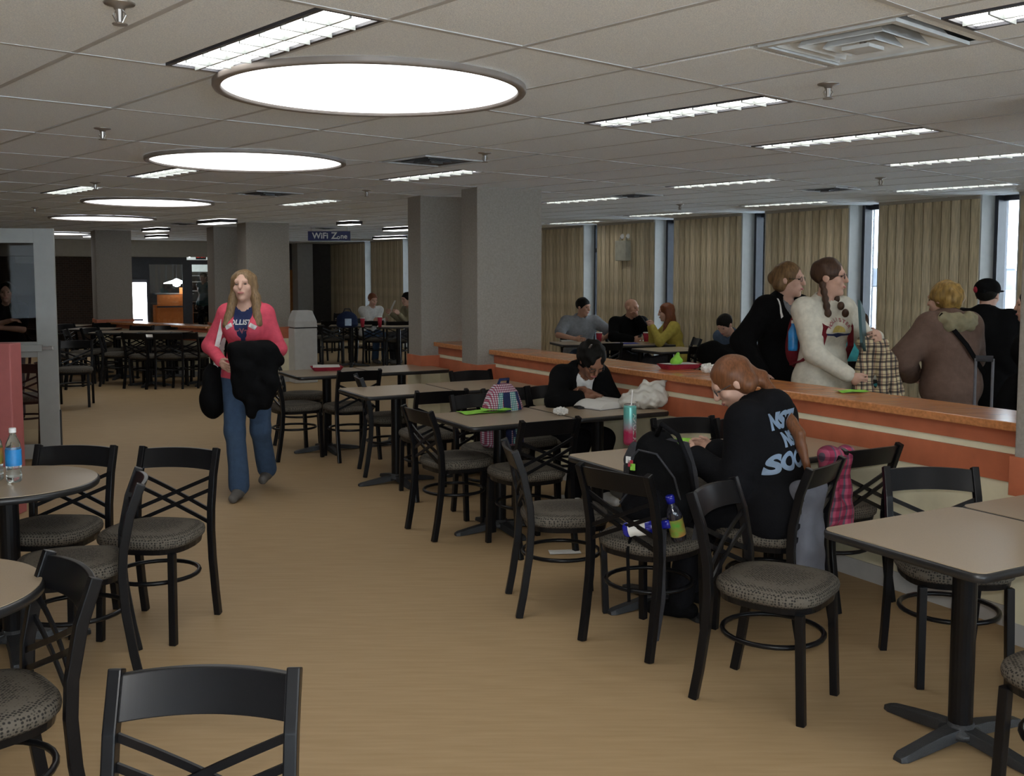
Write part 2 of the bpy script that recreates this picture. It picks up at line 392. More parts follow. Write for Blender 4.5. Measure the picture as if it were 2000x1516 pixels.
# --- louvered lights
def troffer(label, ir, j, detail, surface=False, rect=None):
    i0, i1, j0, j1 = rect or (ir - W_T, ir, j, j + 1)
    w = (i1 - i0) * T2L - .012; L = (j1 - j0) * T1L - .02; dz = -.05 if surface else 0
    r = empty('ceiling_light', IJ((i0 + i1) / 2, (j0 + j1) / 2, CEIL + dz), TH); tag(r, label, 'light', 'louvered ceiling lights')
    f = MB()
    for sx in (-1, 1): f.box((sx * (w / 2 - .008), 0, .02), (.016, L, .046))
    for sy in (-1, 1): f.box((0, sy * (L / 2 - .008), .02), (w - .034, .016, .046))
    f.build('frame', 'frame_dark', r)
    MB().box((0, 0, -.006 if surface else .010), (w - .034, L - .034, .006)).build('lamp_panel', 'lamp_panel', r)
    if detail:
        n = 8
        for k in range(1, n):
            y = -L / 2 + L * k / n; b = MB(); b.sweep([(0, y, -.010), (0, y, .008)], w - .036, .007); b.build('louver_blade', 'louver', r)
        b = MB(); b.box((0, 0, -.001), (.008, L - .036, .016)); b.build('louver_rib', 'louver', r)
    return r
for n, (ir, j, lab) in enumerate(TROFF): troffer(lab, ir, j, True)
for ir, j in BEHIND: troffer('louvered ceiling light overhead, outside the picture', ir, j, False)
for i0, i1, j0, j1, lab in FARP: troffer(lab, 0, 0, False, True, (i0, i1, j0, j1))
# --- round skylights
for (x, y, rr, lab) in ((-.581, 4.323, .640, 'largest round glowing skylight, nearest in the ceiling'), (-1.797, 7.03, .664, 'second round skylight from the front'), (-3.886, 11.05, .68, 'third round skylight in the row'),
                        (-5.64, 14.23, .70, 'fourth round skylight, small and flat in view'), (-8.73, 19.6, .72, 'farthest round skylight, half hidden behind the white door'), (1.0, .9, .64, 'round skylight overhead, outside the picture')):
    r = empty('skylight', (x, y, CEIL)); tag(r, lab, 'skylight', 'round skylights')
    MB().lathe([(rr - .035, -.004), (rr - .035, -.022), (rr - .03, -.026), (rr - .004, -.026), (rr, -.020), (rr, -.003)], 96, capt=False, capb=False).build('trim_ring', 'ring', r, smooth=True)
    MB().lathe([(rr - .034, -.012), (rr - .034, -.006)], 96).build('diffuser', 'skylight', r)
# --- air diffusers (stepped square cones)
for i0, i1, j0, j1, lab in DIFF:
    w = min((i1 - i0) * T2L, (j1 - j0) * T1L) - .012; dm = 'diff_metal' if j0 < 0 else 'diff_shaded'  # farther diffusers take the tone with shade painted in
    r = empty('air_diffuser', IJ((i0 + i1) / 2, (j0 + j1) / 2, CEIL), TH); tag(r, lab, 'air diffuser', 'ceiling air diffusers')
    MB().box((0, 0, .10), (w, w, .01)).build('back_plate', 'plenum' if j0 < 0 else 'frame_dark', r)  # farther back plates are darkened for the dim interior too
    rim = MB()
    for sx in (-1, 1): rim.box((sx * (w / 2 - .012), 0, .0), (.024, w, .012)); rim.box((0, sx * (w / 2 - .012), .0), (w - .048, .024, .012))
    rim.build('rim', 'diff_metal', r)
    for k, (a, zb) in enumerate(((.86, .0), (.62, -.006), (.38, -.012))):
        ring = MB(); o_, i_ = w * a / 2, w * (a - .13) / 2
        P = lambda q, z: [Vector((q, q, z)), Vector((-q, q, z)), Vector((-q, -q, z)), Vector((q, -q, z))]
        ring.loft([P(o_, zb), P(o_, zb + .004), P(i_, zb + .055), P(i_, zb + .050)], cap=False); ring.add(P(o_, zb) + P(i_, zb + .050), [(0, 1, 5, 4), (1, 2, 6, 5), (2, 3, 7, 6), (3, 0, 4, 7)])
        ring.build('vane_ring', dm, r, fix=False)
    MB().box((0, 0, -.014), (w * .2, w * .2, .012)).build('centre_plate', dm, r)
    MB().tube([(0, 0, .1), (0, 0, -.01)], .012, 8).build('centre_bolt', 'steel', r)
# --- sprinklers
for (x, y, lab) in ((233, 5, 'sprinkler head at the upper left edge of the picture'), (200, 250, 'sprinkler head left of the second skylight'), (186, 356, 'sprinkler head above the third skylight'), (1618, 163, 'sprinkler head below the large air diffuser'),
                    (947, 298, 'sprinkler head right of the middle diffuser'), (716, 371, 'tiny sprinkler head left of the columns'), (1720, 347, 'sprinkler head beside the small diffuser above the windows'), (1328, 399, 'sprinkler head above the fourth window slot'),
                    (68, 405, 'faint sprinkler head left of the fourth skylight')):
    p = G(x, y, CEIL); r = empty('sprinkler', p); tag(r, lab, 'sprinkler', 'ceiling sprinkler heads')
    MB().lathe([(.045, 0), (.042, -.006), (.018, -.012), (.014, -.02)], 16).build('escutcheon', 'steel', r, smooth=True)
    MB().tube([(0, 0, -.012), (0, 0, -.055)], [.011, .008], 8).build('stem', 'steel', r)
    fr = MB()
    for sx in (-1, 1): fr.tube([(sx * .008, 0, -.02), (sx * .018, 0, -.035), (sx * .006, 0, -.058)], .0035, 6)
    fr.build('yoke', 'steel', r)
    MB().lathe([(.006, -.056), (.022, -.060), (.020, -.063)], 12).build('deflector', 'steel', r)

# --- window wall: board panels between tall slots
WIN = [(1.1, 1.52), (2.8, 3.22), (4.5, 4.92), (6.22, 6.64), (7.89, 8.32), (9.66, 10.09), (11.48, 11.93), (13.4, 13.8), (15.2, 15.6), (17.0, 17.4), (18.9, 19.3), (20.75, 21.15), (23.1, 23.5)]
TW = 8.95
ww = struct(quadbox('wall_window', 'wallpaint', -6, .3, TW, TW + .35, 0, CEIL + .2), 'board-clad window wall')
edges = [.3] + [e for w_ in WIN for e in w_] + [26]
bmesh_cache = {}
for k in range(0, len(edges), 2):
    a, b = edges[k], edges[k + 1]
    quadbox('panel_core', 'wallpaint', a + .01, b - .01, TW + .035, TW + .36, 0, CEIL + .2, ww)
    nb = max(3, round((b - a) / .115)); bw = (b - a) / nb
    for q in range(nb):
        key = (round(bw, 3), q % 3)
        if key not in bmesh_cache:
            mb = MB(); mb.box((0, 0, 0), (bw - .012, .036, CEIL)); bmesh_cache[key] = mb.mesh('board', bevel=.004); bmesh_cache[key].materials.append(M[('board', 'board_b', 'board_c')[key[1]]])
        o = bpy.data.objects.new('board', bmesh_cache[key]); COL.objects.link(o); o.parent = ww
        o.location = ST(a + (q + .5) * bw, TW + .018 + random.uniform(-.006, .004), CEIL / 2); o.rotation_euler = (0, 0, PHI + R(90))
    quadbox('head_trim', 'wallpaint', a, b, TW - .012, TW + .03, CEIL - .035, CEIL + .01, ww)
for n, (a, b) in enumerate(WIN):
    w_ = struct(quadbox(f'window_{n + 1}', 'winframe', a, b, TW + .30, TW + .36, 0, .06), 'tall narrow window slot')
    quadbox('jamb', 'jamb', b - .012, b + .012, TW + .002, TW + .20, 0, CEIL, w_)
    quadbox('jamb', 'jamb', a - .012, a + .012, TW + .002, TW + .20, 0, CEIL, w_)
    quadbox('frame', 'winframe', b - .05, b + .01, TW + .20, TW + .36, 0, CEIL, w_); quadbox('frame', 'winframe', a - .01, a + .03, TW + .22, TW + .36, 0, CEIL, w_)
    quadbox('frame', 'winframe', a, b, TW + .28, TW + .36, CEIL - .05, CEIL + .1, w_)
    quadbox('pane', 'pane', a + .03, b - .05, TW + .318, TW + .326, .06, CEIL - .04, w_)
    if n in (7, 12): quadbox('mullion', 'winframe', a, b, TW + .20, TW + .36, 2.02, 2.08, w_)
gr = MB(); gr.add([ST(-120, -120, -1.2), ST(-120, 170, -1.2), ST(200, 170, -1.2), ST(200, -120, -1.2)], [(0, 1, 2, 3)]); struct(gr.build('ground_outside', 'snow'), 'snow-covered ground outside the windows')
tl = MB()
for k in range(70):
    s = -50 + k * 3.5; tl.obox(ST(s, 165 + random.uniform(-2, 2), .4 + random.uniform(0, .8)), WV * 2.2, NV * 1.5, Vector((0, 0, 1.8)))
tag(tl.build('far_treeline', 'treeline'), 'distant grey band of trees seen through the right window', 'trees', kind='stuff')

# --- half wall with wooden ledge
def half_wall(name, label, p0, p1, depth=.28, side=1, zk=1.0):
    p0, p1 = Vector(p0), Vector(p1); d = (p1 - p0); L = d.length; d.normalize(); n = Vector((d.y, -d.x, 0)) * side; c = (p0 + p1) / 2
    def strip(nm, m, f, bk, z0, z1, par, bev=0):
        mb = MB(); mb.obox(c + n * (f + bk) / 2 + Vector((0, 0, zk * (z0 + z1) / 2)), d * L / 2, n * (bk - f) / 2, Vector((0, 0, zk * (z1 - z0) / 2))); return mb.build(nm, m, par, bevel=bev)
    w = struct(strip(name, 'cream', .012, depth - .012, 0, .955, None), label)
    strip('kickboard', 'kick', -.002, .012, 0, .10, w)
    strip('lower_panel', 'cream', 0, .012, .102, .70, w)
    strip('lower_band', 'orange', -.012, .012, .70, .832, w)
    strip('cream_stripe', 'cream', -.002, .012, .833, .868, w)
    strip('upper_band', 'orange', -.012, .012, .869, .950, w)
    strip('back_band', 'orange', depth - .012, depth + .012, .70, .95, w)
    strip('ledge', 'ledge', -.065, depth + .06, .950, .992, w, .006)
    return w
half_wall('wall_half', 'orange and cream half wall with varnished wooden ledge', ST(2.9, 4.37), ST(8.2, 4.37))
half_wall('wall_half_between', 'short piece of half wall between the two near columns', ST(8.5, 4.37), ST(9.4, 4.37))
half_wall('wall_half_far', 'far half wall with ledge at the back left', (-4.88, 16.45, 0), (-7.08, 18.0, 0), zk=.84)
def column(label, s0, s1, t0, t1):
    c = struct(quadbox('column', 'column', s0, s1, t0, t1, 0, CEIL + .2, None, .008), label)
    for nm, m, z0, z1, g in (('orange_band', 'orange', .68, .857, .014), ('kickboard', 'kick', 0, .1, .01), ('lower_cladding', 'cream', .1, .68, .008)): quadbox(nm, m, s0 - g, s1 + g, t0 - g, t1 + g, z0, z1, c)
column('near wide column rising from the half wall', 8.2, 8.52, 4.19, 4.86)
column('second column just behind the near one', 9.40, 9.72, 4.17, 4.86)
column('column at the right edge of the picture', 2.3, 2.9, 4.20, 4.86)
column('mid-hall column behind the walking person', 15.57, 16.1, 4.03, 4.70)
column('mid-hall column partly hidden behind the other', 17.2, 17.7, 3.92, 4.6)
column('far column beside the brick wall', 19.6, 20.2, 2.39, 3.0)

# --- far wall, brick part, door opening with a lit room beyond
m, nt, b = nodemat('brickwall', .9); tc = _n(nt, 'ShaderNodeTexCoord'); mp = _n(nt, 'ShaderNodeMapping'); mp.inputs['Rotation'].default_value = (R(90), 0, 0); mp.inputs['Scale'].default_value = (1, 1, 1)
bt = _n(nt, 'ShaderNodeTexBrick'); bt.inputs['Scale'].default_value = 5; bt.inputs['Color1'].default_value = (.062, .036, .026, 1); bt.inputs['Color2'].default_value = (.04, .026, .02, 1); bt.inputs['Mortar'].default_value = (.09, .075, .06, 1)
nt.links.new(tc.outputs['Generated'], mp.inputs[0]); mp.inputs['Scale'].default_value = (11, 1, 2.6); nt.links.new(mp.outputs[0], bt.inputs[0]); nt.links.new(bt.outputs[0], b.inputs['Base Color'])
SF = 26.0
struct(quadbox('wall_far', 'brickwall', SF, SF + .3, -8, 3.3, 0, CEIL + .2), 'dark brick end wall')
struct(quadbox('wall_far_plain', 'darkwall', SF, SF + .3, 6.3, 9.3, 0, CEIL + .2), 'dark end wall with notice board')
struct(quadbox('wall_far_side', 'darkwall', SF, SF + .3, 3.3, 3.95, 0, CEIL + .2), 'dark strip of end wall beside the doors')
struct(quadbox('trim_1', 'wallpaint', SF - 1.0, SF + .3, -2.5, 6.3, 2.07, CEIL + .15), 'beige bulkhead above the far doors')
struct(quadbox('trim_2', 'jamb', SF - .5, SF - .02, 7.9, 8.3, 0, CEIL + .1), 'grey-green corner post at the end of the window wall')
wbk = struct(quadbox('wall_back', 'wallpaint', -6.2, -6, -8, 9.4, 0, .25), 'glazed wall behind the photographer')
quadbox('lintel', 'wallpaint', -6.2, -6, -8, 9.4, 2.38, CEIL + .3, wbk)
for k in range(9):
    quadbox('pier', 'wallpaint', -6.2, -6, -8 + k * 2.15, -8 + k * 2.15 + .22, .25, 2.38, wbk)
    if k < 8:
        wn = struct(quadbox(f'window_{20 + k}', 'winframe', -6.14, -6.06, -8 + k * 2.15 + .22, -8 + (k + 1) * 2.15, .25, .30), 'window behind the photographer')
        quadbox('pane', 'pane', -6.105, -6.095, -8 + k * 2.15 + .22, -8 + (k + 1) * 2.15, .30, 2.38, wn)
struct(quadbox('wall_left', 'wallpaint', -6, 26.2, -8.2, -8, 0, CEIL + .3), 'left wall out of view')
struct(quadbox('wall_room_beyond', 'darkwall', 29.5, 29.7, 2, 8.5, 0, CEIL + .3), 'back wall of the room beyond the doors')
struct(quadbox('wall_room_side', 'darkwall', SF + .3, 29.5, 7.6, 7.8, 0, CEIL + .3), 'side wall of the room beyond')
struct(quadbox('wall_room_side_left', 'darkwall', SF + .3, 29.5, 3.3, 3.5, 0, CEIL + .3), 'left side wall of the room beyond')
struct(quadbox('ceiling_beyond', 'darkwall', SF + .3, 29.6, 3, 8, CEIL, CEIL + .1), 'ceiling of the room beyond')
def fardoor(name, t0, t1, label):
    d = struct(empty(name, ST(SF - .05, (t0 + t1) / 2, 0), 0), label); d.location = (0, 0, 0)
    quadbox('stile', 'frame_dark', SF - .1, SF - .02, t0, t0 + .11, 0, 2.07, d); quadbox('stile', 'frame_dark', SF - .1, SF - .02, t1 - .11, t1, 0, 2.07, d)
    quadbox('top_rail', 'frame_dark', SF - .1, SF - .02, t0 + .11, t1 - .11, 1.90, 2.07, d); quadbox('bottom_rail', 'frame_dark', SF - .1, SF - .02, t0 + .11, t1 - .11, 0, .2, d)
    quadbox('pane', 'pane', SF - .065, SF - .055, t0 + .11, t1 - .11, .2, 1.9, d); return d
fardoor('door_2', 4.25, 5.25, 'dark framed glass door at the far end'); fardoor('door_3', 5.25, 6.25, 'second dark framed glass door partly behind the column')
quadbox('jamb_panel', 'frame_dark', SF - .1, SF - .02, 3.95, 4.25, 0, 2.07, bpy.data.objects['door_2'])

# --- white glazed door standing open at left, rose half wall in front of it
pr, pl = Vector((-4.10, 9.22, 0)), Vector((-5.06, 8.98, 0)); dd = (pl - pr).normalized(); dn = Vector((dd.y, -dd.x, 0)); DL = (pl - pr).length
dr = struct(empty('door_1'), 'white framed glass door standing open at left')
def dpart(nm, m, a, b, z0, z1, th=.045, off=0, par=None):
    mb = MB(); mb.obox(pr + dd * (a + b) / 2 + dn * off + Vector((0, 0, (z0 + z1) / 2)), dd * (b - a) / 2, dn * th / 2, Vector((0, 0, (z1 - z0) / 2))); return mb.build(nm, m, par or dr, bevel=.004 if th > .02 else 0)
dpart('stile', 'doorwhite', 0, .17, .01, 2.08); dpart('stile', 'doorwhite', DL - .17, DL, .01, 2.08)
dpart('top_rail', 'doorwhite', .17, DL - .17, 1.95, 2.08); dpart('middle_rail', 'doorwhite', .17, DL - .17, .93, 1.07); dpart('bottom_rail', 'doorwhite', .17, DL - .17, .01, .14)
dpart('upper_pane', 'pane_dark', .17, DL - .17, 1.07, 1.95, .008); dpart('lower_pane', 'pane', .17, DL - .17, .14, .93, .008)
sgn = -1 if dn.y > 0 else 1
pb = dpart('push_bar', 'doorwhite', .12, DL - .1, .985, 1.045, .03, sgn * .05); dpart('bar_end', 'steel', .03, .12, 1.00, 1.03, .05, sgn * .04); dpart('edge_strip', 'edge_black', -.012, 0, .01, .45, .03)  # black strip along the lower part of the door edge
kn = MB(); kn.lathe([(.028, 0), (.028, .02), (.02, .03)], 16); k_ = kn.build('lock_cylinder', 'steel', dr); k_.location = pr + dd * .05 + Vector((0, 0, .80)) + dn * sgn * .022; k_.rotation_euler = (R(90), 0, math.atan2(dd.y, dd.x))
rw = MB(); rw.box((-4.45, 7.08, .6), (2.02, .16, 1.2)); struct(rw.build('wall_rose', 'rose', bevel=.01), 'rose-red half wall at the left edge')
# ------------------------------------------------------------------ chairs
POST = [(-.245, 0), (-.222, .12), (-.195, .30), (-.186, .44), (-.192, .55), (-.222, .70), (-.268, .825)]
def post_y(z):
    for (y0, z0), (y1, z1) in zip(POST, POST[1:]):
        if z0 <= z <= z1: return y0 + (y1 - y0) * (z - z0) / (z1 - z0)
    return POST[-1][0]
def make_chair():
    r = empty('dining_chair')
    s = MB(); rings = []; N = 40
    def outline(k, z):
        P = []
        for a in range(N):
            th = 2 * math.pi * a / N; c, sn = math.cos(th), math.sin(th); ex = 2 / 3.2
            x = .222 * math.copysign(abs(c) ** ex, c); y = .215 * math.copysign(abs(sn) ** ex, sn)
            x *= 1 - .10 * (-y / .215 if y < 0 else 0); P.append(Vector((x * k, y * k + .015, z)))
        return P
    for k, z in ((.95, .440), (1.0, .452), (1.012, .466), (.995, .482), (.94, .493), (.80, .500), (.45, .505), (.02, .506)): rings.append(outline(k, z))
    s.loft(rings); s.build('seat', 'upholstery', r, smooth=True)
    f = MB(); f.loft([outline(.93, .415), outline(.95, .440)]); f.build('seat_frame', 'chair_metal', r)
    for sx in (-1, 1):
        b = MB(); b.sweep([(sx * (.192 + .012 * (z > .5) * 0), y, z) for y, z in POST], .030, .036); b.build('back_post', 'chair_metal', r, bevel=.004)
        b = MB(); b.sweep([(sx * .178, .192, 0), (sx * .172, .175, .418)], .032, .032); b.build('front_leg', 'chair_metal', r, bevel=.004)
    b = MB(); rr = []
    for k in range(25):
        u = -1 + 2 * k / 24; x = u * .178; bow = -.028 * (1 - u * u)
        ring = []
        for z, th in ((.722, .009), (.722, -.009), (.815, -.009), (.815, .009)): ring.append(Vector((x, post_y(z) + bow + th, z + .006 * (1 - u * u))))
        rr.append(ring)
    b.loft(rr); b.build('top_rail', 'chair_metal', r, bevel=.003)
    for sg in (-1, 1):
        for zz in (.690, .630):
            b = MB(); pts = []
            for k in range(6):
                u = -1 + k * .4; z = zz - .155 * (k / 5); pts.append((sg * u * .178, post_y(z) - .012 * (1 - u * u) + sg * .005, z))
            b.sweep(pts, .020, .009, (0, 0, 1)); b.build('cross_slat', 'chair_metal', r)
    b = MB(); b.tube([(.196 * math.cos(a), .0 + .196 * math.sin(a), .275) for a in [2 * math.pi * k / 28 for k in range(28)]], .0105, 8, closed=True); b.build('foot_ring', 'chair_metal', r, smooth=True)
    return r
CH0 = make_chair(); _first = [True]
def chair(x, y, fx, fy, label, group='black metal dining chairs'):
    o = CH0 if _first[0] else copy_tree(CH0); _first[0] = False
    o.location = (x, y, 0); o.rotation_euler = (0, 0, math.atan2(fy, fx) - math.pi / 2); tag(o, label, 'chair', group); return o
W_ = (WV.x, WV.y); N_ = (NV.x, NV.y); Wm = (-WV.x, -WV.y); Nm = (-NV.x, -NV.y)
CB = 'black metal cross-back chair '
for a in (
    (-.66, 1.90, .02, -1, CB + 'with its top rail filling the bottom left foreground'),
    (-1.50, 2.79, -.74, -.67, CB + 'seen side-on at the nearer round table, left edge'),
    (-1.83, 4.20, -.93, -.36, CB + 'standing edge-on in front of another, at the farther round table'),
    (-1.68, 4.74, -.15, -.99, CB + 'facing out, beside the farther round table, aisle side'),
    (-2.19, 4.80, -.05, -1, CB + 'tucked in behind the bottle on the farther round table'),
    (1.03, 3.95, .8, -.6, CB + 'with empty seat in the right foreground, turned to the near table'),
    (.63, 4.62, .7, .7, CB + 'holding the black backpack'),
    (.25, 5.12, .99, .14, CB + 'at the aisle end left of the backpack chair'),
    (1.84, 4.22, -.05, -1, CB + 'with shiny top rail against the half wall at right'),
    (1.66, 5.26, W_[0], W_[1], CB + 'beside the half wall behind the seated person in black hoodie'),
    (1.22, 4.76, -.78, .62, CB + 'carrying the person in the black hoodie'),
    (1.10, 5.82, .3, -.95, CB + 'whose rail shows behind the tall drink can'),
    (1.50, 5.86, .45, -.9, CB + 'half hidden left of the hoodie person, by the wall'),
    (-.38, 6.61, .85, .52, CB + 'at the aisle end of the table with lime flyers'),
    (.10, 6.22, W_[0], W_[1], CB + 'on the near side of the reader\'s table'),
    (-.13, 7.03, Wm[0], Wm[1], CB + 'carrying the checkered backpack'),
    (.08, 7.43, Wm[0], Wm[1], CB + 'empty, between the checkered backpack and the reader'),
    (.40, 7.60, Wm[0], Wm[1], CB + 'under the reading person'),
    (-.62, 7.73, -.4, .92, CB + 'with its back to us in front of the third table row'),
    (-1.03, 8.6, .9, .25, CB + 'at the aisle end of the third table row'),
    (-.24, 8.81, Wm[0], Wm[1], CB + 'behind the third table row beside the near column'),
    (-1.48, 9.29, W_[0], W_[1], CB + 'seen from behind at the table with the red tray'),
    (-2.00, 9.33, .82, .57, CB + 'just right of the walking person\'s legs'),
    (-2.10, 10.15, .98, .1, CB + 'behind the coat of the walking person, at the red-tray table'),
    (1.75, 2.98, W_[0], W_[1], CB + 'cut by the right edge of the picture in the foreground')): chair(*a)
# far-left seating
def FP(x, y): p = G(x, y, 0); return p.x, p.y
FLc = [(148, 793, .3, -.95, 'standing alone right of the white door'), (50, 868, -.2, .98, 'seen through the lower pane of the white door'), (232, 752, .95, .25, 'nearest at the far left tables, turned right'), (285, 757, .3, .95, 'far left tables, second from the door side'),
       (338, 757, -.1, 1, 'with its back to us at the far left tables'), (376, 755, .1, 1, 'far left tables, next to the shoulder bag'), (408, 748, -.9, .3, 'far left tables, at the end behind the shoulder bag'), (205, 742, .9, -.3, 'far left group, behind the nearest one'), (262, 737, -.2, -1, 'far left group, under the back table edge'),
       (315, 736, 0, -1, 'far left group, middle of the back row'), (362, 735, .1, -1, 'far left group, right part of the back row'), (402, 734, .1, -1, 'far left group, right end of the back row'), (126, 758, .2, 1, 'far left group, next to the door stile'), (165, 748, 1, .2, 'far left group, in front of the brick wall'),
       (150, 728, .8, -.4, 'far left group, deep behind the door stile'), (195, 725, 0, -1, 'far left group, last before the far column'), (95, 742, .6, .8, 'behind the stile of the white door')]
for x, y, fx, fy, lab in FLc: p = FP(x, y); chair(p[0], p[1], fx, fy, CB + lab, 'chairs at the far left tables')
FRc = [(615, 706, .9, -.2, 'far window tables, next to the grey bin'), (650, 712, -.2, 1, 'far window tables, second from the bin'), (690, 706, .3, .9, 'far window tables, in front of the blue bag'), (735, 712, .1, 1, 'far window tables, in front of the person in white'),
       (775, 714, -.2, 1, 'far window tables, in front of the person in olive'), (598, 690, .6, -.7, 'far window tables, behind the grey bin'), (747, 704, .6, -.8, 'far window tables, under the person in white'), (801, 705, -.8, -.6, 'far window tables, under the person in olive'), (668, 688, 0, -1, 'far window tables, behind the blue bag')]
for x, y, fx, fy, lab in FRc: p = {747: (-2.72, 19.52), 801: (-1.85, 19.32)}.get(x) or FP(x, y); chair(p[0], p[1], fx, fy, CB + lab, 'chairs at the far window tables')
WNc = [(.95, 14.47, .25, -.97, 'under the person in the grey shirt'), (1.60, 14.3, .35, -.94, 'under the bald person'), (2.20, 13.57, -.96, -.05, 'under the person in yellow'), (2.25, 12.4, -.2, 1, 'in front of the window-side table, beside the dark bags'), (2.42, 11.75, -.9, .3, 'holding the dark bags at the window side'),
       (2.77, 12.17, -.75, -.65, 'under the dark-haired person bending forward'), (3.50, 10.3, .15, .98, 'under the person in turquoise'), (3.75, 9.55, -.9, .2, 'with its rail beside the turquoise top'), (1.1, 12.9, -.3, .9, 'window side, before the table of the person in grey'), (.55, 14.1, .95, -.2, 'window side, at the near column edge'), (4.0, 8.5, -.9, .5, 'window side, right of the pale table')]
for x, y, fx, fy, lab in WNc: chair(x, y, fx, fy, CB + lab, 'chairs on the window side')

# ------------------------------------------------------------------ tables
def make_base(r, feet=True, h=.715):
    MB().lathe([(.042, .055), (.042, h)], 20).build('column_post', 'chair_metal', r, smooth=False)
    MB().lathe([(.11, h - .012), (.11, h)], 20).build('mount_plate', 'base_iron', r)
    MB().lathe([(.075, .03), (.07, .05), (.048, .06), (.048, .075)], 20).build('hub', 'base_iron', r, smooth=True)
    for k in range(4):
        a = k * math.pi / 2; c, s_ = math.cos(a), math.sin(a); b = MB(); rings = []
        for u, wd, z0, z1 in ((.03, .075, .026, .062), (.12, .062, .014, .055), (.22, .056, .004, .040), (.30, .058, 0, .026), (.325, .04, 0, .018)):
            rings.append([Vector((u * c - q * wd / 2 * s_, u * s_ + q * wd / 2 * c, z)) for q, z in ((-1, z0), (1, z0), (.8, z1), (-.8, z1))])
        b.loft(rings); b.build('foot', 'base_iron', r, bevel=.004)
def make_square():
    r = empty('square_table'); w, h = .755, .675
    e = MB(); e.loft([[Vector((*p, z)) for p in rrect(w * 1 - d, h - d, .05 - d / 2)] for z, d in ((.718, .03), (.720, .008), (.732, 0), (.745, .002), (.750, .014))]); e.build('edge_band', 'edge_black', r, smooth=True)
    t = MB(); t.prism(rrect(w - .016, h - .016, .042), .7495, .7525); t.build('tabletop', 'laminate', r); make_base(r); return r
def make_round(rad):
    r = empty('round_table')
    MB().lathe([(rad - .02, .718), (rad - .004, .722), (rad, .733), (rad - .002, .745), (rad - .01, .7505)], 64).build('edge_band', 'edge_black', r, smooth=True)
    MB().lathe([(rad - .010, .7495), (rad - .011, .7525)], 64).build('tabletop', 'laminate', r); make_base(r); return r
TQ0 = make_square(); _ft = [True]
def table(x, y, rz, label, group='square tables'):
    o = TQ0 if _ft[0] else copy_tree(TQ0); _ft[0] = False; o.location = (x, y, 0); o.rotation_euler = (0, 0, rz); return tag(o, label, 'table', group)
rows = [(2.34, 'in the right foreground', 'against the half wall at the right edge'), (4.09, 'with the tall drink can and papers', 'against the half wall behind the hoodie person'), (5.83, 'with lime flyers and crumpled napkin', 'with the open book and white plastic bag'),
        (7.58, 'third row back, aisle side', 'third row back, by the half wall'), (9.28, 'with the red and white tray', 'last of the aisle rows, beside the columns')]
for s, la, lb in rows:
    p = ST(s, 3.14); table(p.x, p.y, PHI, 'square laminate table ' + la); p = ST(s, 3.905); table(p.x, p.y, PHI, 'square laminate table ' + lb)
for i, (x, y, lab) in enumerate(((-2.26, 4.53, 'round laminate table with the soda bottle at left'), (-1.78, 2.92, 'round laminate table nearest at the left edge'))):
    o = make_round(.385); o.location = (x, y, 0); o.rotation_euler = (0, 0, .5 + i * .2); tag(o, lab, 'table', 'round tables')
def TP(x, y): p = G(x, y, .75); return p.x, p.y
for x, y, rz, lab in ((290, 656, 0, 'front left of the far left tables'), (394, 655, 0, 'front right of the far left tables'), (230, 648, .1, 'second row of the far left tables, left'), (328, 647, .1, 'second row of the far left tables, right'), (182, 642, 0, 'back of the far left tables, by the brick wall'), (128, 636, 0, 'rear of the far left tables, beside the door')):
    p = TP(x, y); table(p[0], p[1], rz, 'square laminate table, ' + lab, 'tables far left')
for x, y, rz, lab in ((597, 633, .1, 'far window side, behind the grey bin'), (686, 635, .1, 'far window side, under the blue bag'), (778, 637, .1, 'far window side, between the persons in white and olive')):
    p = TP(x, y); table(p[0], p[1], rz, 'square laminate table, ' + lab, 'tables by the far windows')
for x, y, rz, lab in ((.95, 13.72, .25, 'before the person in the grey shirt'), (1.72, 13.62, .25, 'with papers before the bald person'), (1.95, 12.55, .45, 'empty, nearer than the persons at the windows'), (3.45, 9.35, .3, 'pale, right of the plaid coat')): table(x, y, rz, 'square laminate table on the window side, ' + lab, 'tables on the window side')
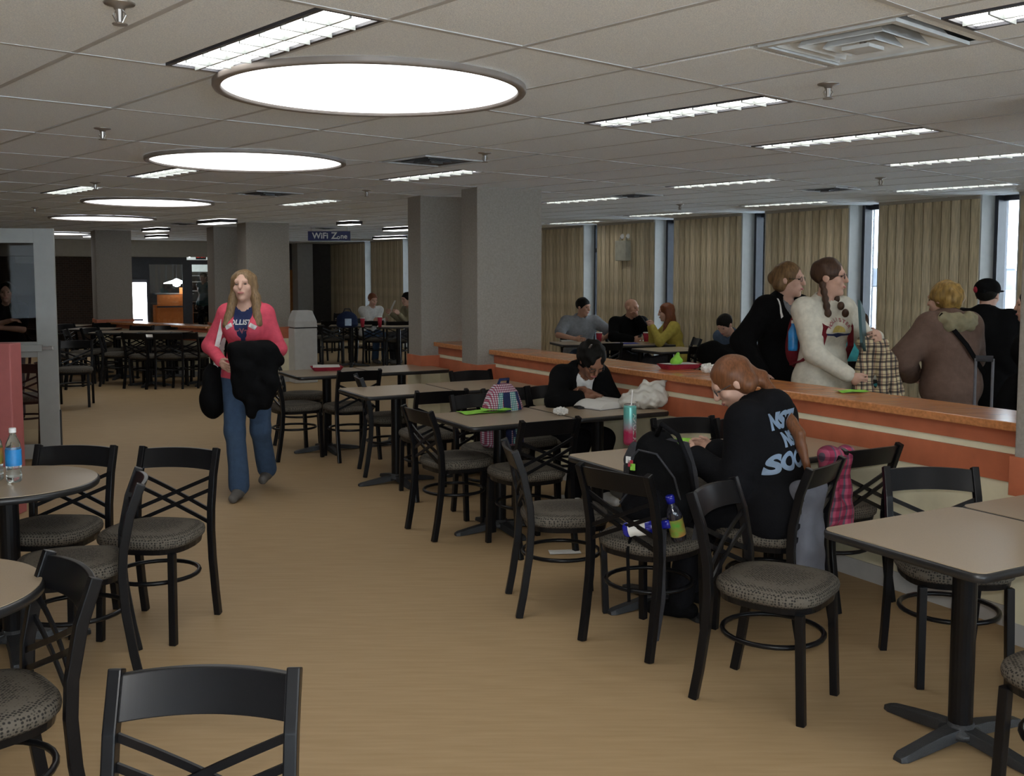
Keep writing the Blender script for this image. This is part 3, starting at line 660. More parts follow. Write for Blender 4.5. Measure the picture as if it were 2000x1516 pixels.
# ------------------------------------------------------------------ organic shapes: blended rounded cones and ellipsoids, polygonised
class Blob:
    def __init__(s): s.p = []
    def c(s, a, b, ra, rb, k=.03): s.p.append(('c', np.array(a, float), np.array(b, float), ra, rb, k)); return s
    def e(s, c, r, rot=None, k=.03): s.p.append(('e', np.array(c, float), np.array(r, float), np.eye(3) if rot is None else np.array(rot, float), 0, k)); return s
    def cutc(s, a, b, ra, rb): s.p.append(('-c', np.array(a, float), np.array(b, float), ra, rb, 0)); return s
    def cute(s, c, r, rot=None, k=0): s.p.append(('-e', np.array(c, float), np.array(r, float), np.eye(3) if rot is None else np.array(rot, float), 0, 0)); return s
    def cutp(s, pt, n): s.p.append(('-p', np.array(pt, float), np.array(n, float), 0, 0, 0)); return s
    def grow(s, g):
        o = Blob()
        for t, a, b, x, y, k in s.p:
            if t == 'c': o.p.append((t, a, b, x + g, y + g, k))
            elif t == 'e': o.p.append((t, a, b + g, x, y, k))
            else: o.p.append((t, a, b, x, y, k))
        return o
    def __add__(s, q): o = Blob(); o.p = s.p + q.p; return o
    def bounds(s):
        lo = np.full(3, 1e9); hi = -lo
        for t, a, b, x, y, k in s.p:
            if t == 'c': m = max(x, y); lo = np.minimum(lo, np.minimum(a, b) - m); hi = np.maximum(hi, np.maximum(a, b) + m)
            elif t == 'e': m = b.max(); lo = np.minimum(lo, a - m); hi = np.maximum(hi, a + m)
        return lo, hi
    def field(s, h, wob=0, wf=20.):
        lo, hi = s.bounds(); lo = lo - 3 * h - .01; n = np.ceil((hi + 3 * h + .01 - lo) / h).astype(int) + 1
        D = np.full(n, 1.0, np.float32); ax = [lo[i] + h * np.arange(n[i]) for i in range(3)]
        for t, a, b, x, y, k in s.p:
            if t in ('c', '-c'): m = max(x, y); l = np.minimum(a, b) - m; u = np.maximum(a, b) + m
            elif t in ('e', '-e'): m = b.max(); l = a - m; u = a + m
            else: l = lo; u = hi + 1
            pad = 3 * h + k + .012
            i0 = np.clip(((l - pad - lo) / h).astype(int), 0, n - 1); i1 = np.clip(((u + pad - lo) / h).astype(int) + 2, 1, n)
            if (i1 <= i0).any(): continue
            X = ax[0][i0[0]:i1[0], None, None]; Y = ax[1][None, i0[1]:i1[1], None]; Z = ax[2][None, None, i0[2]:i1[2]]
            sub = D[i0[0]:i1[0], i0[1]:i1[1], i0[2]:i1[2]]
            if t in ('c', '-c'):
                v = b - a; L2 = max(v @ v, 1e-9); T = np.clip(((X - a[0]) * v[0] + (Y - a[1]) * v[1] + (Z - a[2]) * v[2]) / L2, 0, 1)
                d = np.sqrt((X - a[0] - T * v[0]) ** 2 + (Y - a[1] - T * v[1]) ** 2 + (Z - a[2] - T * v[2]) ** 2) - (x + T * (y - x))
            elif t in ('e', '-e'):
                q = [((X - a[0]) * x[0, i] + (Y - a[1]) * x[1, i] + (Z - a[2]) * x[2, i]) for i in range(3)]
                k0 = np.sqrt(sum((q[i] / b[i]) ** 2 for i in range(3))); k1 = np.sqrt(sum((q[i] / b[i] ** 2) ** 2 for i in range(3))) + 1e-9; d = k0 * (k0 - 1) / k1
            else: d = (X - a[0]) * b[0] + (Y - a[1]) * b[1] + (Z - a[2]) * b[2]
            d = np.broadcast_to(d, sub.shape)
            if t[0] == '-': np.maximum(sub, -d, out=sub)
            else:
                kk = max(k, 1e-4); hh = np.clip(.5 + .5 * (sub - d) / kk, 0, 1); sub[...] = sub * (1 - hh) + d * hh - kk * hh * (1 - hh)
        if wob:
            X = ax[0][:, None, None]; Y = ax[1][None, :, None]; Z = ax[2][None, None, :]
            D += (wob * (np.sin(X * wf + 1.3 * np.sin(Z * wf * .7)) + np.sin(Y * wf * 1.1 + Z * wf * .6 + np.sin(X * wf * .8)) + .6 * np.sin(Z * wf * 1.4 + X * wf * .5))).astype(np.float32)
        return D, lo
    def mesh(s, name, h, wob=0, wf=20.):
        D, lo = s.field(h, wob, wf); V, F = nets(D, lo, h); me = bpy.data.meshes.new(name)
        me.vertices.add(len(V)); me.vertices.foreach_set('co', V.astype(np.float32).ravel())
        me.loops.add(F.size); me.loops.foreach_set('vertex_index', F.astype(np.int32).ravel())
        me.polygons.add(len(F)); me.polygons.foreach_set('loop_start', np.arange(0, F.size, 4, dtype=np.int32)); me.polygons.foreach_set('loop_total', np.full(len(F), 4, np.int32))
        me.polygons.foreach_set('use_smooth', np.ones(len(F), bool)); me.update(calc_edges=True); me.validate(); return me
    def build(s, name, m, h, parent=None, wob=0, wf=20.): return link(name, s.mesh(name, h, wob, wf), m, parent)
def nets(D, lo, h):
    """surface nets over a sampled distance field -> vertices, quads"""
    S_ = D < 0; nx, ny, nz = D.shape
    cnt = np.zeros((nx - 1, ny - 1, nz - 1), np.int8)
    for i in (0, 1):
        for j in (0, 1):
            for k in (0, 1): cnt += S_[i:nx - 1 + i, j:ny - 1 + j, k:nz - 1 + k]
    act = (cnt > 0) & (cnt < 8); idx = np.full(act.shape, -1, np.int64); I = np.argwhere(act); idx[act] = np.arange(len(I))
    acc = np.zeros((len(I), 3)); num = np.zeros(len(I)); C = [(i, j, k) for i in (0, 1) for j in (0, 1) for k in (0, 1)]
    for a in C:
        for ax_ in range(3):
            if a[ax_]: continue
            b = list(a); b[ax_] = 1
            da = D[I[:, 0] + a[0], I[:, 1] + a[1], I[:, 2] + a[2]]; db = D[I[:, 0] + b[0], I[:, 1] + b[1], I[:, 2] + b[2]]
            m = (da < 0) != (db < 0); t = np.where(m, da / np.where(da == db, 1, da - db), 0)
            p = np.tile(np.array(a, float), (len(I), 1)); p[:, ax_] = t; acc[m] += p[m]; num[m] += 1
    V = lo + h * (I + acc / num[:, None]); Q = []
    for ax_ in range(3):
        u, v = (ax_ + 1) % 3, (ax_ + 2) % 3
        sl0 = [slice(None)] * 3; sl1 = [slice(None)] * 3; sl0[ax_] = slice(0, -1); sl1[ax_] = slice(1, None)
        A = S_[tuple(sl0)]; B = S_[tuple(sl1)]; E_ = np.argwhere(A != B)
        E_ = E_[(E_[:, u] > 0) & (E_[:, v] > 0) & (E_[:, u] < D.shape[u] - 1) & (E_[:, v] < D.shape[v] - 1)]
        if not len(E_): continue
        q = []
        for du, dv in ((-1, -1), (0, -1), (0, 0), (-1, 0)):
            c = E_.copy(); c[:, u] += du; c[:, v] += dv; q.append(idx[c[:, 0], c[:, 1], c[:, 2]])
        q = np.stack(q, 1); inside = A[E_[:, 0], E_[:, 1], E_[:, 2]]; q[~inside] = q[~inside][:, ::-1]; Q.append(q)
    Q = np.concatenate(Q); return V, Q[(Q >= 0).all(1)]
def nrm(v): v = np.array(v, float); return v / max(np.linalg.norm(v), 1e-9)
def ik(a, t, l1, l2, hint):
    a, t = np.array(a, float), np.array(t, float); d = t - a; L = np.linalg.norm(d); L2 = min(max(L, abs(l1 - l2) + .02), l1 + l2 - .005); d = d / max(L, 1e-6); t = a + d * L2
    x = (L2 * L2 + l1 * l1 - l2 * l2) / (2 * L2); h = math.sqrt(max(l1 * l1 - x * x, 0)); p = np.array(hint, float); p = p - d * (p @ d); p = nrm(p); return a + d * x + p * h, t
def rotm(ax, ang): return np.array(Matrix.Rotation(ang, 3, ax))

def person(label, loc, rz, seated=False, H=1.68, res=.011, lean=4, side=0, twist=0, head=(0, 0, 0), neckf=.03, wl=None, wr=None, hl=(.3, -.6, -.6), hr=(-.3, -.6, -.6), al=None, ar=None, kl=(0, 1, .1), kr=(0, 1, .1), pelv=None,
           female=True, skin='skin', hair='short', hairm='hair_brown', top='black', topg=.014, sleeve='long', under=None, vneck=False, hem=.10, hood=False, collar=False, pants='denim', pantg=.012, flare=0, shoes='shoe', glasses=False, curl=.5, wob=.0012, palm=None, build=1.0, extra=None):
    """facing local +Y; left hand is -X. wl/wr: wrist targets, al/ar: ankle targets, all local metres"""
    k = H / 1.70; r = empty('person', loc, rz); tag(r, label, 'person')
    P = np.array(pelv if pelv else ((0, 0, .565 if seated else .945 * k)), float)
    Rm = rotm('X', -R(lean)) @ rotm('Y', R(side)) @ rotm('Z', R(twist)); up = Rm @ np.array([0, 0, 1.]); rt = Rm @ np.array([1., 0, 0]); fw = Rm @ np.array([0, 1., 0])
    sw = (.165 if female else .195) * k * build
    chest = P + up * .30 * k; shc = P + up * .43 * k; nb = P + up * .485 * k; waist = P + up * .14 * k
    shL, shR = shc - rt * sw, shc + rt * sw
    yaw, pit, rol = head; Hm = rotm('Z', R(yaw)) @ rotm('X', R(pit)) @ rotm('Y', R(rol))     # +yaw turns to the person's left, +pitch looks up
    hu, hf, hr_ = Hm @ np.array([0, 0, 1.]), Hm @ np.array([0, 1., 0]), Hm @ np.array([1., 0, 0])
    hc = nb + up * .045 * k + fw * neckf + hu * .105 * k + hf * .012; hs = k
    hipL, hipR = P - rt * .088 * k - up * .03, P + rt * .088 * k - up * .03
    # ankles
    if al is None: al = (-.10, .40, .085) if seated else (-.09, -.02, .085)
    if ar is None: ar = (.10, .40, .085) if seated else (.09, .02, .085)
    knL, anL = ik(hipL, al, .435 * k, .42 * k, kl); knR, anR = ik(hipR, ar, .435 * k, .42 * k, kr)
    if wl is None: wl = shL - up * .50 * k - rt * .05 + fw * .06
    if wr is None: wr = shR - up * .50 * k + rt * .05 + fw * .06
    elL, waL = ik(shL, wl, .285 * k, .25 * k, hl); elR, waR = ik(shR, wr, .285 * k, .25 * k, hr)
    b_ = build
    # --- skin: one continuous body
    torso = Blob()
    torso.c(shL + rt * .03, shR - rt * .03, .062 * k, .062 * k, .04).c(chest - rt * .075 * b_, chest + rt * .075 * b_, .098 * k * b_, .098 * k * b_, .06).c(waist - rt * .055 * b_, waist + rt * .055 * b_, .092 * k * b_, .092 * k * b_, .06)
    torso.c(P - rt * .075, P + rt * .075, .105 * k * b_, .105 * k * b_, .06).c(chest, nb, .075 * k, .06 * k, .05)
    if female:
        for sg in (-1, 1): torso.e(chest + rt * sg * .072 + fw * .075 + up * .025, (.062 * k, .055 * k, .062 * k), k=.04)
    arms = Blob()
    for s_, e_, w_ in ((shL, elL, waL), (shR, elR, waR)): arms.c(s_, e_, .052 * k, .040 * k, .03).c(e_, w_, .040 * k, .026 * k, .02)
    legs = Blob()
    for h_, n_, a_ in ((hipL, knL, anL), (hipR, knR, anR)): legs.c(h_, n_, .088 * k, .056 * k, .04).c(n_, a_, .055 * k, .036 * k, .03)
    body = Blob() + torso + arms + legs
    body.c(nb - up * .03, hc - hu * .06 - hf * .015, .054 * k, .050 * k, .025)
    q = lambda x, y, z: hc + (hr_ * x + hf * y + hu * z) * hs
    HR = np.stack([hr_, hf, hu], 1)
    body.e(q(0, -.008, .035), np.array((.074, .094, .088)) * hs, HR, .02).e(q(0, .022, -.045), np.array((.056, .066, .072)) * hs, HR, .03).e(q(0, .066, -.098), np.array((.022, .020, .018)) * hs, HR, .02)
    body.c(q(0, .088, .022), q(0, .106, -.022), .010 * hs, .0145 * hs, .012).c(q(-.034, .080, .030), q(.034, .080, .030), .014 * hs, .014 * hs, .02)
    body.c(q(-.014, .086, -.058), q(.014, .086, -.058), .011 * hs, .011 * hs, .012)
    for sg in (-1, 1):
        body.e(q(sg * .078, -.008, .0), np.array((.011, .022, .031)) * hs, HR, .008); body.e(q(sg * .042, .060, -.022), np.array((.022, .022, .022)) * hs, HR, .02)
    for w_, e_, sd in ((waL, elL, -1), (waR, elR, 1)):
        fa = nrm(w_ - e_); pn = np.array(palm[sd] if palm and sd in palm else (-sd * .9, .1, -.1)); pn = nrm(pn - fa * (pn @ fa)); ac = np.cross(fa, pn) * sd   # thumb side
        kk = k; fr = max(.0085, res * .78) * kk
        body.c(w_, w_ + fa * .05 * kk, .024 * kk, .022 * kk, .02).c(w_ + fa * .055 * kk - ac * .022 * kk, w_ + fa * .055 * kk + ac * .022 * kk, .018 * kk, .018 * kk, .02)
        for f_, (ofs, ln) in enumerate(((-.030, .060), (-.010, .074), (.011, .080), (.031, .072))):
            b0 = w_ + (fa * .085 + ac * ofs) * kk; c1 = curl + .06 * f_; b1 = b0 + (fa * math.cos(c1) + pn * math.sin(c1)) * ln * .52 * kk; c2 = c1 + curl * 1.1; b2 = b1 + (fa * math.cos(c2) + pn * math.sin(c2)) * ln * .5 * kk
            body.c(b0 - fa * .02, b1, fr * 1.05, fr, .006).c(b1, b2, fr, fr * .85, .003)
        t0 = w_ + (fa * .025 + ac * .028) * kk; t1 = t0 + (fa * .035 + ac * .022 + pn * .012) * kk; t2 = t1 + (fa * .030 + ac * .004 + pn * .014) * kk; body.c(t0, t1, fr * 1.3, fr * 1.1, .01).c(t1, t2, fr * 1.1, fr * .9, .003)
    bodyo = body.build('body', skin, res, r)
    # --- face details
    for sg in (-1, 1):
        e_ = Blob().e(q(sg * .031, .0795, .008), np.array((.0135, .0075, .006)) * hs, HR); link('eye', e_.mesh('eye', .003), 'eye', bodyo)
        br = Blob().c(q(sg * .016, .094, .027), q(sg * .045, .083, .030), .0035 * hs, .0025 * hs); link('eyebrow', br.mesh('eyebrow', .0025), hairm if hair else 'hair_brown', bodyo)
    lp = Blob().c(q(-.019, .0905, -.058), q(.019, .0905, -.058), .0055 * hs, .0055 * hs).e(q(0, .096, -.060), np.array((.014, .005, .0075)) * hs, HR, .008); link('lips', lp.mesh('lips', .003), 'lip', bodyo)
    # --- clothes
    low = [hipL, hipR]
    tp = torso.grow(topg) if under is None else torso.grow(topg + .006)
    sl = Blob()
    for s_, e_, w_ in ((shL, elL, waL), (shR, elR, waR)):
        ee = w_ if sleeve == 'long' else None
        if sleeve == 'long': sl.c(s_, e_, .056 * k + topg, .046 * k + topg, .05).c(e_, e_ + (w_ - e_) * .96, .046 * k + topg, .034 * k + topg * .9, .03)
        elif sleeve == 'short': sl.c(s_, s_ + (e_ - s_) * .75, .058 * k + topg, .056 * k + topg, .05)
    tp = tp + sl
    if seated: tp.c(P - rt * .08 + fw * .01, P + rt * .08 + fw * .01, .112 * k * b_ + topg, .112 * k * b_ + topg, .05)
    else: tp.c(P - rt * .075 - up * hem * .55, P + rt * .075 - up * hem * .55, .11 * k * b_ + topg, .11 * k * b_ + topg, .05)
    if not seated: tp.cutp(P - up * (hem + .04), up)
    tp.cutc(nb - up * .01 + fw * .012, nb + up * .2 + fw * .05, .060 * k, .075 * k)
    if hood: tp.e(nb - fw * .085 - up * .01, (.12, .075, .085), Rm, .03).c(nb - fw * .06 - rt * .07 + up * .015, nb + fw * .045 - rt * .065 - up * .045, .032, .024, .02).c(nb - fw * .06 + rt * .07 + up * .015, nb + fw * .045 + rt * .065 - up * .045, .032, .024, .02)
    if collar: tp.c(nb - rt * .062 - fw * .02 + up * .02, nb - rt * .05 + fw * .06 - up * .02, .022, .018, .015).c(nb + rt * .062 - fw * .02 + up * .02, nb + rt * .05 + fw * .06 - up * .02, .022, .018, .015).c(nb - rt * .06 - fw * .045 + up * .03, nb + rt * .06 - fw * .045 + up * .03, .024, .024, .02)
    if vneck:
        lw = vneck if isinstance(vneck, float) else .26
        for u in np.linspace(0, 1, 7): tp.cutc(nb - up * (.0 + lw * u) + fw * .10, nb - up * (.0 + lw * u) + fw * .35, .075 * (1 - u) + .012, .09 * (1 - u) + .03)
    tmesh = tp.mesh('top', res, wob); tobj = link('top', tmesh, top, r)
    shirt = None
    if under: un = torso.grow(.006 + topg * .3); un.cutc(nb - up * .005 + fw * .02, nb + up * .2 + fw * .06, .062 * k, .08 * k); shirt = link('shirt', un.mesh('shirt', res), under, r)
    pt = Blob(); pg = pantg
    for h_, n_, a_ in ((hipL, knL, anL), (hipR, knR, anR)):
        pt.c(h_, n_, .090 * k + pg, .062 * k + pg, .05); e2 = n_ + (a_ - n_) * .97 - np.array([0, 0, .0]); pt.c(n_, e2, .060 * k + pg, .048 * k + pg + flare, .04)
    pt.c(P - rt * .07, P + rt * .07, .108 * k * b_ + pg * .5, .108 * k * b_ + pg * .5, .05).c(waist - rt * .05 - up * .05, waist + rt * .05 - up * .05, .09 * k * b_ + .004, .09 * k * b_ + .004, .05)
    link('trousers', pt.mesh('trousers', res, wob), pants, r)
    for a_, n_ in ((anL, knL), (anR, knR)):
        sh = a_ - n_; d_ = np.array([0, 1., 0]) if abs(nrm(sh)[2]) > .8 else nrm(np.array([0, 1., -.2])); d_ = nrm(np.array([(a_[0]) * .6, 1, 0])); z0 = a_[2] - .085
        sb = Blob().c(a_ - d_ * .045 + [0, 0, -.035], a_ + d_ * .02 + [0, 0, -.02], .040, .044, .03).c(a_ + d_ * .02 + [0, 0, -.035], a_ + d_ * .155 + [0, 0, -.052], .042, .034, .03); sb.cutp((0, 0, z0 + .001), (0, 0, 1)); link('shoe', sb.mesh('shoe', min(res, .009)), shoes, r)
    # --- hair
    hb = None
    if hair:
        hb = Blob().e(q(0, -.016, .042), np.array((.088, .104, .092)) * hs, HR, .02)
        if hair == 'short': hb.cute(q(0, .085, -.035), np.array((.082, .075, .085)) * hs, HR).cutp(q(0, 0, -.045), hu).cute(q(0, .11, -.01), np.array((.07, .05, .055)) * hs, HR)
        else:
            if hair in ('long', 'longback'):
                ln = .30 if hair == 'long' else .24
                for sg in (-1, 1): hb.c(q(sg * .070, -.005, .06), q(sg * .084, -.010, -.09), .028 * hs, .030 * hs, .03).c(q(sg * .084, -.010, -.09), q(sg * .118, .055, -.09) - up * (ln - .10), .034 * hs, .034 * hs, .03)
                hb.c(q(-.045, -.070, .0), q(-.05, -.078, -.08) - up * (ln - .12), .045 * hs, .032 * hs, .04).c(q(.045, -.070, .0), q(.05, -.078, -.08) - up * (ln - .12), .045 * hs, .032 * hs, .04)
            if hair in ('pony', 'bun'): hb.c(q(-.05, -.05, -.03), q(.05, -.05, -.03), .05 * hs, .05 * hs, .04)
            if hair == 'pony':
                hb.c(q(0, -.10, .0), q(0, -.125, -.05), .030 * hs, .030 * hs, .02); p0 = q(0, -.125, -.05); p1 = P + up * .33 * k - fw * .165; p2 = P + up * .06 * k - fw * .17; hb.c(p0, p1, .030, .028, .02).c(p1, p2, .028, .010, .02)
            if hair == 'bun': hb.e(q(.02, -.105, .02), np.array((.05, .04, .05)) * hs, HR, .02)
            if hair == 'bulk': hb.e(q(0, -.05, .02), np.array((.10, .105, .115)) * hs, HR, .03)
            hb.cute(q(0, .105, -.045), np.array((.066, .085, .095)) * hs, HR).cute(q(0, .13, .0), np.array((.060, .07, .066)) * hs, HR).cute(q(0, .128, .045), np.array((.050, .066, .064)) * hs, HR)
        link('hair', hb.mesh('hair', min(res, .009), .0035 if hair == 'bulk' else .0016, 75 if hair == 'bulk' else 60), hairm, r)
    if glasses:
        gm = MB()
        for sg in (-1, 1):
            gm.tube([q(sg * .033 + .022 * math.cos(a), .098, .008 + .016 * math.sin(a)) for a in [2 * math.pi * i / 14 for i in range(14)]], .0022, 6, closed=True); gm.tube([q(sg * .055, .098, .012), q(sg * .082, .02, .012)], .002, 6)
        gm.tube([q(-.011, .099, .01), q(.011, .099, .01)], .002, 6); gm.build('glasses', 'edge_black', r)
    return dict(root=r, q=q, hc=hc, hu=hu, hf=hf, hr=hr_, nb=nb, up=up, rt=rt, fw=fw, chest=chest, P=P, shL=shL, shR=shR, waL=waL, waR=waR, elL=elL, elR=elR, top=tobj, shirt=shirt, HR=HR, k=k, hs=hs)
def decal(obj_mesh_parent, mesh_target, me, mtx, direction, name, m, off=.004, maxd=.4):
    """wrap a flat lettering mesh onto a garment: every vertex is dropped along 'direction' onto the cloth"""
    bm = bmesh.new(); bm.from_mesh(me); bmesh.ops.triangulate(bm, faces=list(bm.faces))
    for _ in range(2): bmesh.ops.subdivide_edges(bm, edges=[e for e in bm.edges if e.calc_length() > .012], cuts=1)
    bmesh.ops.triangulate(bm, faces=list(bm.faces))
    tb = BVHTree.FromPolygons([v.co.copy() for v in mesh_target.vertices], [tuple(p.vertices) for p in mesh_target.polygons]); D_ = Vector(direction).normalized(); bad = []
    for v in bm.verts:
        p = mtx @ v.co; hit = tb.ray_cast(p - D_ * .15, D_, maxd + .15)
        if hit[0] is None: bad.append(v); continue
        v.co = hit[0] - D_ * off
    if bad: bmesh.ops.delete(bm, geom=bad, context='VERTS')
    bm.to_mesh(me); bm.free(); return link(name, me, m, obj_mesh_parent)
def frame(o, x, y): x = Vector(x).normalized(); y = Vector(y); y = (y - x * y.dot(x)).normalized(); z = x.cross(y); m_ = Matrix((x, y, z)).transposed().to_4x4(); m_.translation = Vector(o); return m_
def face(fx, fy): return math.atan2(fy, fx) - math.pi / 2
# ------------------------------------------------------------------ people
def XY(px, Y): return Vector(((px - CX) / FPX * Y * 1.0, Y, 0))
woman = person('woman in pink zip hoodie walking towards us with a coat over her arm', (XY(480, 7.72)), face(-.02, -1), H=1.70, res=.0075, lean=-1, build=.90, topg=.009, head=(0, 9, 3), wl=(-.13, .17, 1.03), wr=(.15, .15, 1.03), hl=(-.5, -.5, -.7), hr=(.7, -.45, -.5),
               al=(-.06, -.30, .13), ar=(.03, .16, .085), hair='long', hairm='hair_blonde', top='pink', under='navy', vneck=.30, hem=.09, hood=True, pants='denim', flare=.016, shoes='shoe', curl=.35, wob=.0016)
w = woman
me = text_mesh('HOLLISTER', .052, bold=.0015); decal(w['shirt'], w['shirt'].data, me, frame(Vector(w['chest']) + Vector((0, .16, .072)), (-1, 0, 0), (0, 0, 1)), (0, -1, 0), 'shirt_lettering', 'letter_white', .004)
me = text_mesh('~v~', .085, bold=.001); decal(w['shirt'], w['shirt'].data, me, frame(Vector(w['chest']) + Vector((0, .16, .015)), (-1, 0, 0), (0, 0, 1)), (0, -1, 0), 'shirt_emblem', 'letter_pink', .004)
for sx, rot in ((.092, .5), (-.088, -.5)):
    pm = MB(); pm.box((0, 0, 0), (.055, .032, .002)); mm = pm.mesh('patch'); decal(w['top'], w['top'].data, mm, frame(Vector(w['chest']) + Vector((sx, .2, .045)), (-math.cos(rot), 0, math.sin(rot)), (0, 0, 1)), (0, -1, 0), 'chest_patch', 'letter_white', .004)
zp = MB(); zp.box((0, 0, 0), (.01, .014, .03)); z_ = zp.build('zip_pull', 'letter_white', w['root']); z_.location = Vector(w['chest']) + Vector((0, .165, -.125))
# her coat (held) and shoulder bag
o = w['root'].location
ct = Blob().c((-.16, .0, .0), (.12, .02, .01), .075, .06, .05).c((-.15, .0, -.02), (-.12, .02, -.26), .095, .10, .06).c((0, .03, -.02), (.03, .02, -.34), .09, .085, .06).c((.08, .03, -.02), (.11, .02, -.22), .06, .075, .05).c((-.10, -.02, -.10), (-.05, -.02, -.42), .08, .06, .05).c((.14, .05, -.02), (.19, .05, -.06), .045, .04, .04)
cm = ct.build('winter_coat', 'black', .012, wob=.006, wf=38); cm.location = o + Vector((.15, -.27, 1.11)); cm.scale = (.86, .9, 1); tag(cm, 'fluffy black winter coat draped over the walking woman\'s arm', 'coat')
bg_ = empty('shoulder_bag', o + Vector((-.27, .06, .92))); tag(bg_, 'black shoulder bag with pale strap at the walking woman\'s hip', 'bag')
Blob().e((0, 0, -.12), (.085, .15, .21)).e((0, 0, -.2), (.10, .16, .14)).build('bag_body', 'black', .012, bg_, .003, 30)
sp_ = MB(); sp_.sweep([(.02, -.02, .02), (.06, -.10, .22), (.115, -.115, .42), (.13, -.06, .52), (.13, .04, .53), (.09, .10, .42), (.02, .06, .05)], .035, .006, (.95, .3, 0)); sp_.build('strap', 'white', bg_)

rd = ST(6.46, 4.03); reader = person('person in black jacket and white shirt bent over an open book', rd, face(*Wm), seated=True, H=1.70, res=.008, lean=34, head=(-8, -42, 0), neckf=.05, pelv=(0, -.03, .575), wl=(.02, .36, .83), wr=(.08, .40, .805), hl=(-.8, .2, -.5), hr=(1, .1, -.1),
    al=(-.14, .30, .085), ar=(.14, .34, .085), skin='skin_brown', hair='bulk', hairm='hair_dark', top='black', under='white', vneck=.30, collar=True, pants='black2', shoes='white', glasses=True, curl=.7, topg=.022, wob=.002)
cl = MB(); cl.box((0, 0, 0), (.045, .014, .008)); c_ = cl.build('hair_clip', 'silver', reader['root']); c_.location = Vector(reader['q'](.05, -.02, .135)); c_.rotation_euler = (.2, .5, .6)

girl = person('person in black lettered hoodie with long red ponytail writing at table', Vector((1.23, 4.75, 0)), face(-.80, .60), seated=True, H=1.69, res=.0075, lean=15, head=(34, -34, 0), neckf=.045, pelv=(0, -.04, .585), wl=(-.15, .33, .80), wr=(.12, .36, .80), hl=(-.25, -.6, -.9), hr=(.3, -.5, -.9),
    al=(-.14, .40, .085), ar=(.10, .47, .085), hair='pony', hairm='hair_red', top='black2', topg=.034, hood=True, pants='black2', shoes='black', glasses=True, curl=.5, wob=.003, build=1.06)
g = girl
for txt, sz, dz in (('NSTI', .098, .115), ('NS', .088, .025), ('SOCI', .11, -.075)):
    me = text_mesh(txt, sz, bold=.006); Rg = Vector(g['up']); cc = Vector(g['chest']) + Rg * (dz - .01) - Vector(g['fw']) * .16 - Vector(g['rt']) * .06
    decal(g['top'], g['top'].data, me, frame(cc, Vector(g['rt']), Rg), Vector(g['fw']), 'back_lettering', 'letter_blue', .004)

# persons standing behind the half wall
p4 = person('standing person in black coat with reflective shoulder strips, hair pinned up', XY(1527, 7.5), face(.50, -.86), H=1.755, res=.010, lean=2, head=(28, 0, 0), hair='bun', hairm='hair_lightbrown', top='black', topg=.035, hem=.30, collar=True, under='grey', vneck=.16, pants='greycloth', shoes='black', glasses=True, wr=(.30, .10, .98), hr=(.8, -.5, -.2), wl=(-.26, .12, .96))
for sx in (-1, 1):
    pm = MB(); pm.box((0, 0, 0), (.016, .085, .002)); sh = p4['shR'] if sx > 0 else p4['shL']
    decal(p4['top'], p4['top'].data, pm.mesh('strip'), frame(Vector(sh) * .82 + Vector((0, .09, .20)), (1, 0, 0), (sx * .35, .8, -.45)), (0, -.25, -1), 'reflective_strip', 'letter_white', .005)
p5 = person('standing person in cream printed sweater with braids, plaid coat over arm', XY(1608, 6.9), face(.40, -.92), H=1.775, res=.0085, lean=1, head=(40, 2, 0), hair='pigtail', hairm='hair_brown', top='cream_knit', topg=.020, hem=.13, pants='denim2', shoes='white', glasses=True, wr=(.02, .28, 1.02), hr=(.8, -.4, -.3), wl=(-.22, .26, 1.26), hl=(-.7, -.5, -.6), curl=.9)
br = Blob()
for sg in (-1, 1):
    for i in range(5): br.e(p5['q'](sg * .07, -.03, -.04 - .045 * i) + np.array((0, (.012 + .042 * i) if sg < 0 else .012 * i, 0)), (.024, .024, .030), k=.01)
link('braids', br.mesh('braids', .008), 'hair_brown', p5['root'])
c5 = Vector(p5['chest'])
for i, ch in enumerate('HOLLISTER'):
    a = R(-62 + 124 * i / 8); me = text_mesh(ch, .034, bold=.0012); pos = c5 + Vector((-math.sin(-a) * -.085 * -1, .2, -.01 + .085 * math.cos(a))); pos.x = -math.sin(a) * .085
    decal(p5['top'], p5['top'].data, me, frame(pos, (-math.cos(a), 0, -math.sin(a)), (-math.sin(a), 0, math.cos(a))), (0, -1, 0), 'chest_letter', 'letter_pink', .004)
sun = MB(); sun.add([(.052 * math.cos(R(q_)), .045 * math.sin(R(q_)), 0) for q_ in range(0, 181, 15)], [tuple(range(13))]); decal(p5['top'], p5['top'].data, sun.mesh('sun', fix=False), frame(c5 + Vector((0, .2, -.008)), (-1, 0, 0), (0, 0, 1)), (0, -1, 0), 'chest_sun', 'letter_gold', .004)
bar = MB(); bar.add([(-.10, .008, 0), (-.05, .004, 0), (0, .010, 0), (.05, .004, 0), (.10, .008, 0), (.09, -.006, 0), (.03, -.010, 0), (0, -.022, 0), (-.03, -.010, 0), (-.09, -.006, 0)], [tuple(range(10))]); decal(p5['top'], p5['top'].data, bar.mesh('bar', fix=False), frame(c5 + Vector((0, .2, -.022)), (-1, 0, 0), (0, 0, 1)), (0, -1, 0), 'chest_bar', 'navy', .005)
rp = empty('backpack', p5['root'].location, p5['root'].rotation_euler.z); tag(rp, 'dark red backpack worn by the person in the cream sweater', 'backpack')
Blob().e((0, -.19, 1.26), (.13, .08, .20)).e((0, -.21, 1.16), (.13, .09, .15)).build('pack_body', 'redcloth', .012, rp, .002)
